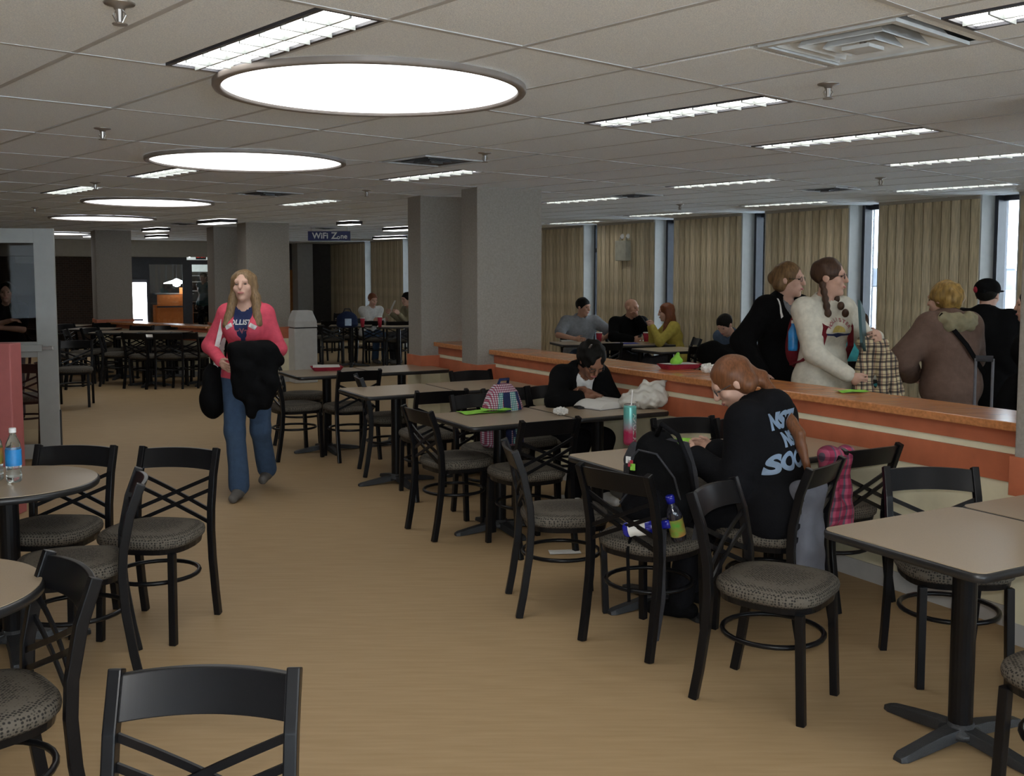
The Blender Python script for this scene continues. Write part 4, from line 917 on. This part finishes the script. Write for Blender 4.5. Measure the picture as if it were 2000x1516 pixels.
for sg in (-1, 1):
    st = MB(); st.sweep([(sg * .11, -.16, 1.42), (sg * .115, -.06, 1.475), (sg * .105, .06, 1.445), (sg * .10, .150, 1.33), (sg * .125, .13, 1.20), (sg * .175, .02, 1.10), (sg * .14, -.14, 1.06)], .045, .012, (1, 0, 0)); st.build('strap', 'redcloth', rp)
bt = empty('water_bottle', p5['root'].location + Vector((-.20, .0, 1.16))); tag(bt, 'small blue and white bottle in the side of the dark red backpack', 'bottle'); MB().lathe([(.03, 0), (.033, .02), (.033, .13), (.014, .17), (.014, .19)], 16).build('bottle_body', 'label_blue', bt, smooth=True); MB().lathe([(.016, .185), (.016, .205)], 12).build('cap', 'white', bt)
fo = empty('folder', p5['root'].location + Vector((.185, -.24, 1.33))); tag(fo, 'dark teal folder held upright by the person in the cream sweater', 'folder')
f_ = MB(); f_.box((0, 0, 0), (.22, .018, .30)); fb = f_.build('cover', 'turq', fo, bevel=.003); fb.data.materials.clear(); mat('tealdark', (.02, .075, .085), .5); fb.data.materials.append(M['tealdark']); MB().box((0, .0, .004), (.21, .010, .29)).build('pages', 'paper', fo).location = (.006, .006, .003); fo.rotation_euler = (R(-8), R(24), R(62))
pc = Blob().c((-.07, 0, .0), (.07, .02, -.01), .042, .045, .02).c((-.07, -.02, -.02), (-.12, -.02, -.46), .030, .055, .012).c((-.02, .01, -.02), (-.03, .0, -.50), .035, .045, .012).c((.03, -.02, -.02), (.06, -.03, -.40), .035, .05, .012).c((.07, .02, -.02), (.15, .02, -.46), .035, .06, .012).c((.09, .05, -.02), (.20, .06, -.33), .03, .04, .012).build('plaid_coat', 'plaidcoat', .009, None, .006, 30); pc.location = p5['root'].location + Vector((.27, -.22, 1.23)); tag(pc, 'cream and black plaid coat hanging from the arm of the person in cream', 'coat')

p6 = person('person in brown coat with fur hood seen from behind at right', XY(1862, 6.95), face(-.25, .97), H=1.62, res=.010, lean=6, head=(25, -6, 0), hair='bulk', hairm='hair_gold', top='brown_coat', topg=.045, hem=.42, pants='charcoal', shoes='black', wl=(-.16, .22, .98), hl=(-1, -.35, -.2), wr=(.12, .30, 1.0), hr=(.9, -.3, -.3), wob=.003)
fur = Blob()
for i in range(11): a = R(200 + 140 * i / 10); fur.e(p6['nb'] + np.array((.125 * math.cos(a), .10 * math.sin(a) - .03, -.005 + .02 * math.sin(i * 2.1))), (.05, .05, .05), k=.02)
link('fur_collar', fur.mesh('fur_collar', .010, .004, 80), 'olive', p6['root']); 
stp = MB(); stp.sweep([tuple(p6['shL'] + np.array((.02, -.09, .10))), tuple(p6['chest'] + np.array((0, -.175, .02))), tuple(p6['P'] + np.array((.17, -.12, .10)))], .03, .008, (.7, 0, .7)); stp.build('bag_strap', 'black', p6['root'])
p7 = person('person in black baseball cap with red detail, facing the window', XY(1922, 7.7), face(.62, .78), H=1.63, res=.011, female=False, head=(-10, 0, 0), hair='short', hairm='hair_dark', top='black', topg=.035, hem=.2, collar=True, pants='black2', shoes='black')
cb = Blob().e(p7['q'](0, -.012, .055), np.array((.096, .112, .085)) * p7['hs'], p7['HR'], .01).cutp(p7['q'](0, 0, .02), p7['hu']); cp = link('cap_crown', cb.mesh('cap', .008), 'black', p7['root']); bb = Blob().e(p7['q'](0, .12, .035), np.array((.075, .075, .010)) * p7['hs'], p7['HR'], .01); link('cap_brim', bb.mesh('brim', .006), 'black', p7['root']); rb_ = Blob().e(p7['q'](-.04, -.085, .05), np.array((.035, .035, .030)) * p7['hs'], p7['HR']); link('cap_patch', rb_.mesh('cap_patch', .006), 'rednylon', p7['root'])
p8 = person('dark-clothed person cut off by the right edge column', XY(2040, 6.75), face(-.75, .4), H=1.58, res=.011, hair='short', hairm='hair_dark', top='black', topg=.045, hem=.25, hood=True, pants='black2', shoes='black')
# persons seated on the window side
p9 = person('seated person with long brown hair in turquoise top seen from behind', Vector((3.50, 10.3, 0)), face(.15, .98), seated=True, H=1.66, res=.011, hair='longback', hairm='hair_brown', top='turq', pants='denim', lean=6, wl=(-.12, .40, .78), wr=(.12, .40, .78))
p10 = person('dark-haired person in blue-grey shirt bending forward at a table', Vector((2.75, 12.15, 0)), face(-.75, -.65), seated=True, H=1.68, res=.012, female=False, hair='short', hairm='hair_dark', top='denim2', pants='denim', lean=30, head=(0, -35, 0), wl=(-.1, .40, .66), wr=(.1, .40, .66))
p11 = person('person in grey short-sleeved shirt seated at the window table', Vector((.95, 14.45, 0)), face(.25, -.97), seated=True, H=1.76, res=.011, female=False, hair='short', hairm='hair_dark', skin='skin_tan', top='grey', sleeve='short', collar=True, pants='denim', lean=8, head=(35, -8, 0), wl=(-.22, .42, .79), wr=(.20, .42, .79), hl=(-1, -.3, -.2), hr=(1, -.3, -.2), topg=.022, build=1.1)
p12 = person('bald person in black sweater resting chin on hand', Vector((1.60, 14.28, 0)), face(.35, -.94), seated=True, H=1.74, res=.011, female=False, hair=None, skin='skin_tan', top='black', pants='charcoal', lean=8, head=(30, -4, 0), wl=(-.06, .24, 1.06), wr=(.12, .40, .79), hl=(-.7, 0, -.9), hr=(1, -.2, -.2), topg=.022, build=1.1)
p13 = person('red-haired person in yellow sweater seated facing left', Vector((2.20, 13.55, 0)), face(-.96, -.05), seated=True, H=1.66, res=.011, hair='longback', hairm='hair_auburn', top='yellow', pants='charcoal', lean=12, head=(-10, -6, 0), wl=(-.08, .36, .98), wr=(.06, .36, .98), hl=(-.6, -.1, -1), hr=(.6, -.1, -1))
p14 = person('person in white sweater seated at the far window table', Vector((-2.72, 19.5, 0)), face(.60, -.80), seated=True, H=1.70, res=.013, female=False, hair='short', hairm='hair_auburn', top='white', pants='denim', lean=10, head=(-5, -10, 0), wl=(-.12, .40, .80), wr=(.12, .40, .80))
p15 = person('person in olive jacket holding a white sheet at the far window table', Vector((-1.85, 19.3, 0)), face(-.80, -.60), seated=True, H=1.74, res=.013, female=False, hair='short', hairm='hair_dark', top='olive', pants='charcoal', lean=10, head=(0, -8, 0), wl=(-.14, .40, .92), wr=(.14, .40, .92))
p16 = person('person in dark top seen through the upper pane of the white door', XY(15, 11.6), face(.35, -.93), H=1.58, res=.012, hair='longback', hairm='hair_dark', top='black2', pants='charcoal', shoes='black', wl=(.06, .24, 1.08), wr=(-.02, .26, 1.15), hl=(-1, -.2, -.3), hr=(1, -.2, -.3), sleeve='short', collar=True)
p17 = person('small far figure in teal top beyond the glass doors', ST(27.4, 6.0), face(-.3, -.95), H=1.70, res=.015, hair='short', hairm='hair_dark', top='tealdark', pants='black2', shoes='black')
# ------------------------------------------------------------------ things on tables, ledge and floor
TZ = .7525; LZ = .992
def flat_poly(pts, th=.0012):
    mb = MB(); mb.prism(pts, 0, th); return mb
def sheet(name, label, cat, m, px, py, z, w, h, rz, crease=0, group=None):
    mb = MB(); n = 6; V = []; F = []
    for j in range(n + 1):
        for i in range(n + 1): u, v = i / n - .5, j / n - .5; V.append((u * w, v * h, .0015 + crease * (.35 * math.sin(4 * u + 2 * v) ** 2 + .5 * math.sin(5 * v + 3 * u) ** 2 * .3)))
    for j in range(n):
        for i in range(n): a = j * (n + 1) + i; F.append((a, a + 1, a + n + 2, a + n + 1))
    mb.add(V, F); mb.add([(x, y, z_ + .001) for x, y, z_ in V], F); o = mb.build(name, m, fix=False); p = G(px, py, z); o.location = (p.x, p.y, z); o.rotation_euler = (0, 0, rz); return tag(o, label, cat, group)
def crumple(label, px, py, z, r, m='paper', name='crumpled_napkin'):
    bm = bmesh.new(); bmesh.ops.create_icosphere(bm, subdivisions=3, radius=1)
    rs = random.Random(px)
    for v in bm.verts: v.co *= 1 + .45 * (math.sin(v.co.x * 7 + px) * math.sin(v.co.y * 6 + py) + .4 * rs.uniform(-1, 1)) * .6
    me = bpy.data.meshes.new(name); bm.to_mesh(me); bm.free(); zs = [v.co.z for v in me.vertices]; zmin = min(zs)
    for v in me.vertices: v.co = Vector((v.co.x * r, v.co.y * r * .8, (v.co.z - zmin) * r * .6))
    o = link(name, me, m); p = G(px, py, z); o.location = (p.x, p.y, z + .001); return tag(o, label, 'napkin')
sheet('lime_flyer', 'lime green flyers spread on the table by the checkered backpack', 'flyer', 'lime', 940, 806, TZ, .30, .16, .5, .02)
sheet('lime_flyer', 'second lime green flyer overlapping at the same table edge', 'flyer', 'lime', 968, 801, TZ + .014, .20, .13, .1, .02)
sheet('lime_flyer', 'lime green flyer behind the black backpack', 'flyer', 'lime', 1335, 864, TZ, .22, .14, .3, .03)
sheet('lime_flyer', 'lime green slip next to the open book', 'flyer', 'lime', 1248, 793, TZ, .09, .12, .8, .01)
sheet('lime_plate', 'bright green folded flyer on the wooden ledge at right', 'flyer', 'lime', 1663, 766, LZ, .17, .11, .2, .02)
sheet('paper_sheet', 'white sheet of paper under the writing hand', 'paper', 'paper', 1375, 892, TZ, .42, .17, .25, 0)
sheet('paper_sheet', 'sheet of paper slanting beside the backpack top', 'paper', 'paper', 1335, 905, TZ + .002, .2, .28, .9, 0)
crumple('crumpled white napkin on the table with the lime flyers', 1095, 812, TZ, .042)
crumple('crumpled white napkin on the wooden ledge', 1382, 729, LZ, .05)
sheet('floor_paper', 'white paper scrap on the floor under the chairs', 'paper', 'paper', 1103, 1079, .001, .19, .09, .1, .006)
sheet('floor_paper', 'second white paper lying on the floor near the reader\'s feet', 'paper', 'paper', 1090, 972, .001, .16, .12, .4, .004)
# open book
bk = empty('open_book', G(1185, 794, TZ), PHI + .2); tag(bk, 'thick open book lying before the reader', 'book')
for sg in (-1, 1):
    mb = MB(); rings = []
    for k in range(9):
        u = k / 8; x = sg * (.004 + u * .19); zt = .010 + .042 * math.sin(math.pi * min(1, .18 + u * .82)) ** .8
        rings.append([Vector((x, -.13, .002)), Vector((x, .13, .002)), Vector((x, .13, zt)), Vector((x, -.13, zt))])
    mb.loft(rings); mb.build('page_block', 'paper', bk, smooth=False)
MB().box((0, 0, .0012), (.41, .275, .0022)).build('cover', 'charcoal', bk)
ph_ = empty('phone', G(1131, 798, TZ), .3); tag(ph_, 'small black phone beside the open book', 'phone'); MB().box((0, 0, .008), (.045, .09, .016)).build('case', 'edge_black', ph_, bevel=.004); MB().box((0, .015, .0168), (.034, .04, .001)).build('screen', 'frame_dark', ph_)
# white plastic bag
wb = Blob().e((0, 0, .07), (.15, .11, .075)).e((.05, .02, .11), (.09, .08, .07)).e((-.1, 0, .05), (.09, .09, .055)).c((.08, 0, .15), (.13, .02, .20), .03, .012, .03).c((-.02, 0, .14), (-.01, .03, .18), .03, .012, .03).cutp((0, 0, .003), (0, 0, 1)).build('plastic_bag', 'bagplastic', .006, None, .0045, 85); wb.location = G(1262, 797, TZ) + Vector((0, 0, -.002)); tag(wb, 'crumpled white plastic bag on the table by the half wall', 'bag')
# tall drink can with straw
cn = empty('drink_can', G(1230, 869, TZ)); tag(cn, 'tall mint and pink drink can with straw', 'can')
MB().lathe([(.026, 0), (.034, .008), (.0355, .02), (.0355, .205), (.032, .218)], 32).build('can_body', 'canprint', cn, smooth=True); MB().lathe([(.032, .217), (.0335, .220), (.031, .223), (.029, .220)], 32).build('can_lid', 'can_metal', cn, smooth=True)
MB().tube([(.006, .0, .21), (.012, .0, .30)], .0035, 8).build('straw', 'letter_white', cn); tb_ = MB(); tb_.tube([(.028, -.005, .226), (.037, -.008, .236), (.03, .01, .238)], .003, 6); tb_.build('pull_tab', 'can_metal', cn)
me = text_mesh('ARIZONA', .040, bold=.0012)
for v in me.vertices:
    a = R(-48) + v.co.y / .0355; v.co = Vector((.0363 * math.cos(a), .0363 * math.sin(a), .085 + v.co.x))
link('can_lettering', me, 'letter_white', cn)
# soda bottles on the round table
def bottle(label, loc, lab, liquid=None):
    b = empty('soda_bottle', loc); tag(b, label, 'bottle')
    MB().lathe([(.026, .0), (.032, .006), (.033, .03), (.031, .06), (.033, .075), (.033, .15), (.029, .175), (.016, .205), (.0125, .215), (.0125, .228)], 24).build('bottle_body', 'glass_thing', b, smooth=True)
    MB().lathe([(.0345, .075), (.0345, .148)], 24, capt=False, capb=False).build('label_sleeve', lab, b, smooth=True); MB().lathe([(.015, .222), (.015, .24), (.013, .243)], 16).build('cap', 'letter_white', b); return b
bottle('clear soda bottle with blue label on the round table at left', G(28, 941, TZ), 'label_blue'); bottle('soda bottle with green label cut by the left edge', G(-8, 938, TZ), 'label_green')
# food trays
def tray(label, loc, rz, w=.24, d=.17):
    t = empty('food_tray', loc, rz); tag(t, label, 'tray'); m_ = MB(); m_.loft([[Vector((*p, z)) for p in rrect(w - q, d - q, .02)] for z, q in ((.0, .05), (.003, .045), (.035, 0), (.035, .012), (.006, .055))], cap=False); m_.prism(rrect(w - .05, d - .05, .02), .001, .005); m_.build('tray_shell', 'rednylon', t, fix=False); return t
t_ = tray('red paper tray with white liner on the farthest aisle table', G(638, 723, TZ), .3, .30, .22); MB().add([(-.14, -.08, .035), (.12, -.10, .03), (.13, .08, .045), (-.12, .10, .045)], [(0, 1, 2, 3)]).build('liner', 'paper', t_)
t_ = tray('red tray with lime napkin on the wooden ledge', G(1327, 720, LZ), PHI + 1.5, .17, .30); MB().add([(-.08, -.13, .034), (.08, -.13, .036), (.08, .13, .036), (-.08, .13, .040)], [(0, 1, 2, 3)]).build('liner', 'paper', t_); Blob().e((0, .03, .055), (.04, .05, .035)).c((0, .03, .06), (.01, .01, .10), .03, .012, .02).build('napkin', 'lime', .006, t_, .004, 60)
# --- black backpack on a chair
bp = empty('backpack', (.67, 4.62, .508), R(-40)); tag(bp, 'large black backpack slumped on a chair with bottles in its pockets', 'backpack')
Blob().e((0, 0, .20), (.17, .12, .22)).e((0, .0, .12), (.18, .135, .13)).e((-.02, .02, .36), (.10, .08, .10)).cutp((0, 0, .004), (0, 0, 1)).build('pack_body', 'black', .010, bp, .005, 32)
Blob().e((.0, -.12, .13), (.12, .05, .11)).build('front_pocket', 'black2', .010, bp, .003, 40); Blob().e((-.10, -.05, .30), (.05, .03, .11)).build('top_flap', 'charcoal', .009, bp, .004, 45)
for pts, wd in (([(.06, -.02, .43), (.15, -.02, .42), (.20, -.03, .30), (.235, -.04, .12), (.22, -.05, .0)], .03), ([(-.04, .02, .45), (-.02, -.02, .48), (.04, -.02, .46)], .02), ([(.12, -.14, .10), (.15, -.20, -.02), (.16, -.215, -.25), (.12, -.20, -.44)], .028), ([(-.02, -.17, .06), (-.01, -.235, -.05), (.0, -.235, -.28)], .015)):
    st = MB(); st.sweep(pts, wd, .006, (.9, .1, .3)); st.build('strap', 'charcoal' if wd > .025 else 'black', bp)
for pts in ([(-.15, -.06, .14), (-.12, -.10, .30), (-.04, -.11, .38), (.05, -.10, .37), (.13, -.08, .27), (.16, -.06, .14)], [(-.10, -.165, .14), (-.05, -.17, .20), (.05, -.17, .20), (.10, -.165, .14)]):
    zp_ = MB(); zp_.tube(pts, .005, 6); zp_.build('zip', 'charcoal', bp)
lp_ = MB(); lp_.tube([(.0, -.02, .44), (.05, -.06, .50), (.14, -.07, .46), (.20, -.07, .34), (.22, -.06, .20)], .011, 8); lp_.build('shoulder_loop', 'black2', bp, smooth=True)
for i_, (mm_, zz_) in enumerate((('letter_white', .33), ('rednylon', .315), ('lime', .30))): MB().box((-.09 + .012 * i_, -.115, zz_), (.022, .008, .03)).build('key_tag', mm_, bp)
def jbottle(label, loc, rot, body, lab, cap):
    b = empty('juice_bottle', loc); b.rotation_euler = rot; tag(b, label, 'bottle'); MB().lathe([(.03, 0), (.034, .01), (.034, .12), (.026, .15), (.016, .165), (.016, .185)], 24).build('bottle_body', body, b, smooth=True); MB().lathe([(.0355, .025), (.0355, .105)], 24, capt=False, capb=False).build('label_sleeve', lab, b, smooth=True); MB().lathe([(.020, .178), (.020, .205), (.017, .21)], 20).build('cap', cap, b, smooth=True)
mat('bluegloss', (.01, .015, .30), .12, spec=.8); mat('darkgloss', (.02, .02, .03), .12, spec=.8)
jbottle('blue-capped juice bottle with fruit label tilted in the backpack pocket', (.735, 4.42, .515), (R(8), R(-14), 0), 'darkgloss', 'label_green', 'bluegloss')
jbottle('glossy blue bottle with white label lying behind the chair rail', (.50, 4.47, .545), (R(75), R(30), R(60)), 'bluegloss', 'paper', 'bluegloss')
# --- checkered backpack
cbp = empty('backpack', (-.065, 6.94, .508), PHI + R(8)); tag(cbp, 'pink and teal checkered backpack standing on a chair', 'backpack')
def bagring(sc, z, n=28): return [Vector((.165 * sc * math.copysign(abs(math.cos(a)) ** .7, math.cos(a)), .085 * sc * math.copysign(abs(math.sin(a)) ** .7, math.sin(a)), z)) for a in [2 * math.pi * i / n for i in range(n)]]
MB().loft([bagring(.9, .003), bagring(1.0, .03), bagring(1.0, .16), bagring(.9, .28), bagring(.68, .37), bagring(.40, .42), bagring(.1, .43)]).build('pack_body', 'checkbag', cbp, smooth=True)
for x0, wd, m_ in ((-.02, .055, 'navy'), (.05, .05, 'checkteal'), (.105, .03, 'navy'), (-.085, .035, 'checkteal')):
    st = MB(); f = lambda z: 1.0 if z < .16 else 1.0 - .34 * ((z - .16) / .21) ** 1.3
    st.sweep([(x0 * f(z), -.088 * f(z) * (1 - (x0 / .17) ** 4) - .004, z) for z in (.02, .1, .18, .25, .31, .37)], wd, .006); st.build('stripe', m_, cbp)
hd = MB(); hd.tube([(-.04, 0, .41), (-.035, -.02, .455), (.035, -.02, .455), (.04, 0, .41)], .011, 8); hd.build('handle', 'navy', cbp, smooth=True)
bw_ = MB(); bw_.tube([(-.05, -.098, .10), (-.02, -.105, .13), (.02, -.102, .12), (.035, -.10, .07)], .010, 8); bw_.build('pocket_cord', 'navy', cbp)
# --- garments
gc = Blob().c((-.06, 0, .0), (.06, 0, .0), .05, .05, .03).c((-.05, 0, -.02), (-.055, .0, -.40), .045, .06, .04).c((.05, .0, -.02), (.06, .0, -.42), .045, .055, .04).c((0, 0, -.05), (0, 0, -.35), .05, .05, .04).build('grey_coat', 'greycloth', .010, None, .004, 36); gc.location = (1.345, 4.60, .70); gc.rotation_euler = (0, 0, R(40)); gc.data.materials.clear(); mat('slate', (.115, .118, .14), .85, var=.1, bump=.1); gc.data.materials.append(M['slate']); tag(gc, 'grey-blue coat hanging down beside the hoodie person\'s chair', 'coat')
pk = Blob().c((-.06, 0, 0), (.06, 0, 0), .045, .04, .03).c((-.05, 0, -.02), (-.04, 0, -.30), .05, .055, .04).c((.04, 0, -.02), (.06, 0, -.34), .04, .05, .04).build('pink_jacket', 'pinkplaid', .010, None, .005, 40); pk.location = (1.585, 4.955, .80); pk.rotation_euler = (0, 0, PHI); tag(pk, 'pink and grey patterned jacket hung on the chair by the half wall', 'jacket')
# --- window side clutter
lug = empty('rolling_suitcase', (2.98, 6.42, 0), R(-20)); tag(lug, 'large black rolling suitcase with raised grey handle at right', 'suitcase')
MB().box((0, 0, .36), (.42, .26, .62)).build('suitcase_body', 'black', lug, bevel=.03)
for sx in (-1, 1):
    MB().tube([(sx * .05, .08, .66), (sx * .05, .08, 1.14)], .009, 8).build('handle_tube', 'greycloth', lug); MB().lathe([(.025, 0), (.025, .05)], 16, (sx * .16, .08, 0)).build('wheel', 'charcoal', lug)
MB().tube([(-.05, .08, 1.14), (.05, .08, 1.14)], .02, 10).build('handle_grip', 'charcoal', lug); MB().box((0, -.135, .5), (.30, .03, .22)).build('front_pocket', 'black2', lug, bevel=.01)
bagp = Blob().e((0, 0, .2), (.30, .22, .20)).e((-.12, 0, .30), (.16, .14, .16)).cutp((0, 0, .003), (0, 0, 1)).build('dark_bag', 'black', .013, None, .006, 28); bagp.location = (3.42, 6.78, .0); bagp.scale = (.75, .8, 2.2); tag(bagp, 'bulky black bag standing behind the ledge below the people at right', 'bag')
db = Blob().e((0, 0, .18), (.27, .20, .17)).e((-.15, 0, .26), (.16, .15, .14)).c((.1, 0, .3), (.26, 0, .24), .09, .06, .05).cutp((0, 0, .003), (0, 0, 1)).build('dark_bag', 'black', .013, None, .007, 26); db.location = (2.44, 11.76, .508); tag(db, 'pile of dark bags on the chair left of the black coat', 'bag')
blb = empty('blue_bag', G(678, 640, TZ), .2); blb.scale = (.7, .7, .75); tag(blb, 'dark blue bag with pale panel on the far window table', 'bag'); Blob().e((0, 0, .17), (.26, .16, .20)).e((0, 0, .08), (.27, .17, .10)).cutp((0, 0, .003), (0, 0, 1)).build('bag_body', 'bluebag', .014, blb, .003); MB().box((.02, -.165, .13), (.16, .012, .16)).build('bag_panel', 'letter_blue', blb, bevel=.004); h_ = MB(); h_.tube([(-.1, 0, .33), (-.05, 0, .43), (.07, 0, .43), (.12, 0, .33)], .014, 8); h_.build('bag_handle', 'charcoal', blb, smooth=True)
sheet('paper_sheet', 'white papers on the bald person\'s table', 'paper', 'paper', 1228, 666, TZ, .5, .3, .4, 0); sheet('notebook', 'open white notebook before the person in grey', 'notebook', 'paper', 1130, 666, TZ, .5, .3, .1, .01)
sheet('blue_folder', 'blue folder on the window table', 'folder', 'blueplastic', 1222, 671, TZ + .004, .35, .16, .3, 0); sheet('yellow_paper', 'pale yellow papers before the person in yellow', 'paper', 'letter_gold', 1272, 668, TZ + .002, .22, .2, .2, 0)
def cup(label, px, py, h=.12):
    c = empty('paper_cup', G(px, py, TZ)); tag(c, label, 'cup'); MB().lathe([(.028, 0), (.042, h)], 18).build('cup_body', 'rednylon', c, smooth=True); MB().lathe([(.044, h), (.044, h + .01), (.038, h + .014)], 18).build('lid', 'white', c)
cup('red paper cup at the grey-shirted person\'s hand', 1170, 668); cup('red paper cup before the bald person', 1262, 668); cup('red paper cup before the person in white', 708, 639, .15); cup('red drink cup between the two persons at the far window', 742, 639, .17)
hs_ = sheet('held_sheet', 'white sheet held up by the person in olive', 'paper', 'paper', 780, 620, 1.0, .22, .30, 0, 0); hs_.location = (-2.25, 19.2, 1.04); hs_.rotation_euler = (R(65), 0, R(-75))
# --- bin
tr = empty('waste_bin', G(592, 746, 0), PHI); tag(tr, 'tall grey waste bin beside the mid-hall column', 'bin'); MB().box((0, 0, .42), (.36, .36, .84)).build('bin_body', 'kick', tr, bevel=.012); m_ = MB(); m_.loft([[Vector((*p, z)) for p in rrect(a, a, .02)] for a, z in ((.37, .86), (.36, .95), (.26, 1.10), (.24, 1.11))]); m_.build('hood', 'kick', tr); MB().box((0, 0, .85), (.33, .33, .03)).build('opening_gap', 'edge_black', tr)
# --- WiFi sign
pS = AY(643, 461, 17.0); sg_ = empty('wifi_sign', pS, 0); tag(sg_, 'blue hanging sign reading WiFi Zone', 'sign'); MB().box((0, 0, 0), (.70, .03, .155)).build('sign_board', 'signblue', sg_, bevel=.003)
for tx, sz, ox, oz, bo in (('WiFi', .135, -.145, .0, .003), ('Z', .15, .085, 0, .003), ('o', .10, .155, -.02, .002), ('ne', .115, .245, -.008, .002)):
    l_ = link('sign_lettering', text_mesh(tx, sz, bold=bo), 'letter_white', sg_); l_.location = (ox, -.017, oz); l_.rotation_euler = (R(90), 0, 0)
for sx in (-.3, .3): MB().tube([(sx, 0, .07), (sx, 0, CEIL - pS.z)], .004, 6).build('hanger', 'steel', sg_)
# --- notice board with poster at the far end
nb_ = empty('notice_board', ST(SF - .03, 7.25, 0), PHI); tag(nb_, 'orange-brown notice board with white poster on the far wall', 'notice board')
MB().box((0, 0, 1.15), (1.5, .04, 1.25)).build('cork_panel', 'corkboard', nb_); MB().box((.42, -.025, 1.2), (.36, .012, .55)).build('orange_sheet', 'corkboard2', nb_); po = MB().box((-.35, -.03, 1.25), (.85, .012, 1.02)).build('poster', 'letter_white', nb_); MB().box((-.25, -.04, 1.76), (1.05, .015, .16)).build('banner', 'letter_white', nb_)
for rz_ in (1.58, 1.42, 1.22, 1.05, .86):
    for k in range(3): MB().box((-.62 + k * .27, -.038, rz_), (.20, .004, .05)).build('print_line', 'charcoal', po.parent)
# --- emergency light on the board panel
el = empty('emergency_light', ST(12.65, TW - .04, 2.02), PHI + R(90)); tag(el, 'beige emergency light unit with two lamp heads on the board wall', 'emergency light'); el.rotation_euler = (0, 0, PHI - R(90) + R(180)); MB().box((0, 0, 0), (.28, .1, .30)).build('battery_box', 'tan_plastic', el, bevel=.01)
for sx in (-.075, .075): h_ = MB().lathe([(.03, 0), (.052, .05), (.055, .07), (.045, .075)], 18).build('lamp_head', 'letter_white', el, smooth=True); h_.location = (sx, -.02, .215); h_.rotation_euler = (R(90), 0, 0); MB().tube([(sx, 0, .14), (sx, 0, .2)], .012, 8).build('lamp_neck', 'tan_plastic', el)
# --- far end: glowing machine, exit sign, lamp, counter, shelves
vm = empty('vending_machine', AY(274, 600, 23.9) * 1, PHI); vm.location.z = 0; tag(vm, 'brightly lit white vending machine front at the far end', 'vending machine'); MB().box((0, .3, .78), (.36, .5, 1.56)).build('cabinet', 'frame_dark', vm, bevel=.01); MB().box((0, .04, .98), (.31, .02, .98)).build('lit_front', 'glow', vm); MB().box((-.04, .025, .60), (.20, .015, .04)).build('front_stripe', 'signblue', vm)
ex = empty('exit_sign', AY(390, 498, 24.6), PHI); tag(ex, 'red exit sign with lit emergency lamps above the far doors', 'exit sign'); MB().box((0, 0, 0), (.60, .06, .24)).build('housing', 'glow_soft', ex); MB().box((.02, -.035, -.01), (.24, .012, .2)).build('sign_face', 'frame_dark', ex)
l_ = link('sign_lettering', text_mesh('EXIT', .105, bold=.004), 'exit_red', ex); l_.location = (.02, -.045, -.03); l_.rotation_euler = (R(90), 0, 0); l2 = MB().lathe([(.03, 0), (.06, .06)], 14).build('lamp_head', 'glow', ex); l2.location = (-.26, -.04, .0); l2.rotation_euler = (R(90), 0, 0)
pn = empty('pendant_lamp', AY(345, 553, 27.3)); tag(pn, 'bright pendant lamp beyond the far glass door', 'lamp'); MB().lathe([(.02, .12), (.10, .08), (.33, .0), (.33, -.015), (.1, -.01)], 24).build('shade', 'glow', pn, smooth=True); MB().lathe([(.02, -.10), (.09, -.07), (.11, 0), (.08, .06)], 18).build('bulb', 'glow', pn, smooth=True); MB().tube([(0, 0, .1), (0, 0, CEIL - pn.location.z)], .008, 6).build('cord', 'frame_dark', pn)
cw = empty('service_counter', AY(338, 600, 27.5), PHI); cw.location.z = 0; tag(cw, 'orange-brown counter seen through the far glass door', 'counter'); MB().box((0, 0, .42), (.95, .5, .84)).build('counter_base', 'wood_orange_glow', cw); MB().box((0, -.26, .86), (.9, .02, .30)).build('upper_panel', 'wood_orange_glow', cw).location = (0, 0, .12); MB().box((0, 0, 1.14), (1.0, .55, .03)).build('counter_top', 'steel', cw); MB().box((0, -.28, .80), (.92, .02, .04)).build('painted_shadow_gap', 'frame_dark', cw)  # solid dark strip on the front, painted in for the shade of a gap
os_ = MB().box((0, 0, 0), (.17, .02, .17)).build('orange_sign', 'glow_orange'); os_.location = AY(357, 568, 27.2); os_.rotation_euler = (0, 0, PHI); tag(os_, 'small orange lit square sign beyond the far glass door', 'sign')
sh = empty('white_shelf', AY(392, 600, 28.5), PHI); sh.location.z = 0; tag(sh, 'white shelf unit with lit top beyond the second far door', 'shelf'); MB().box((0, .2, 1.0), (.66, .03, 2.0)).build('back_panel', 'darkwall', sh); MB().box((0, 0, 1.86), (.66, .38, .26)).build('lit_header', 'glow_soft', sh)
for sx in (-.32, .32): MB().box((sx, 0, .86), (.03, .38, 1.72)).build('side_panel', 'white', sh)
for z in (.3, .6, .9, 1.2, 1.45, 1.62): MB().box((0, 0, z), (.61, .36, .02)).build('shelf_board', 'white', sh)
dk = MB().lathe([(.12, 0), (.12, .02)], 24).build('round_plaque', 'letter_gold', smooth=False); dk.location = AY(394, 591, 27.2); dk.rotation_euler = (R(90), 0, PHI); tag(dk, 'round beige plaque seen through the second far door', 'plaque')
# pale grey panel on the wall behind the white door
nt_ = MB().box((0, 0, 0), (.55, .03, .40)).build('pale_panel', 'kick'); q_ = AY(62, 496, 22.6); nt_.location = ST(SF - .02, Vector(q_).dot(NV), q_.z); nt_.rotation_euler = (0, 0, PHI); tag(nt_, 'pale grey panel behind the upper pane of the white door', 'notice')
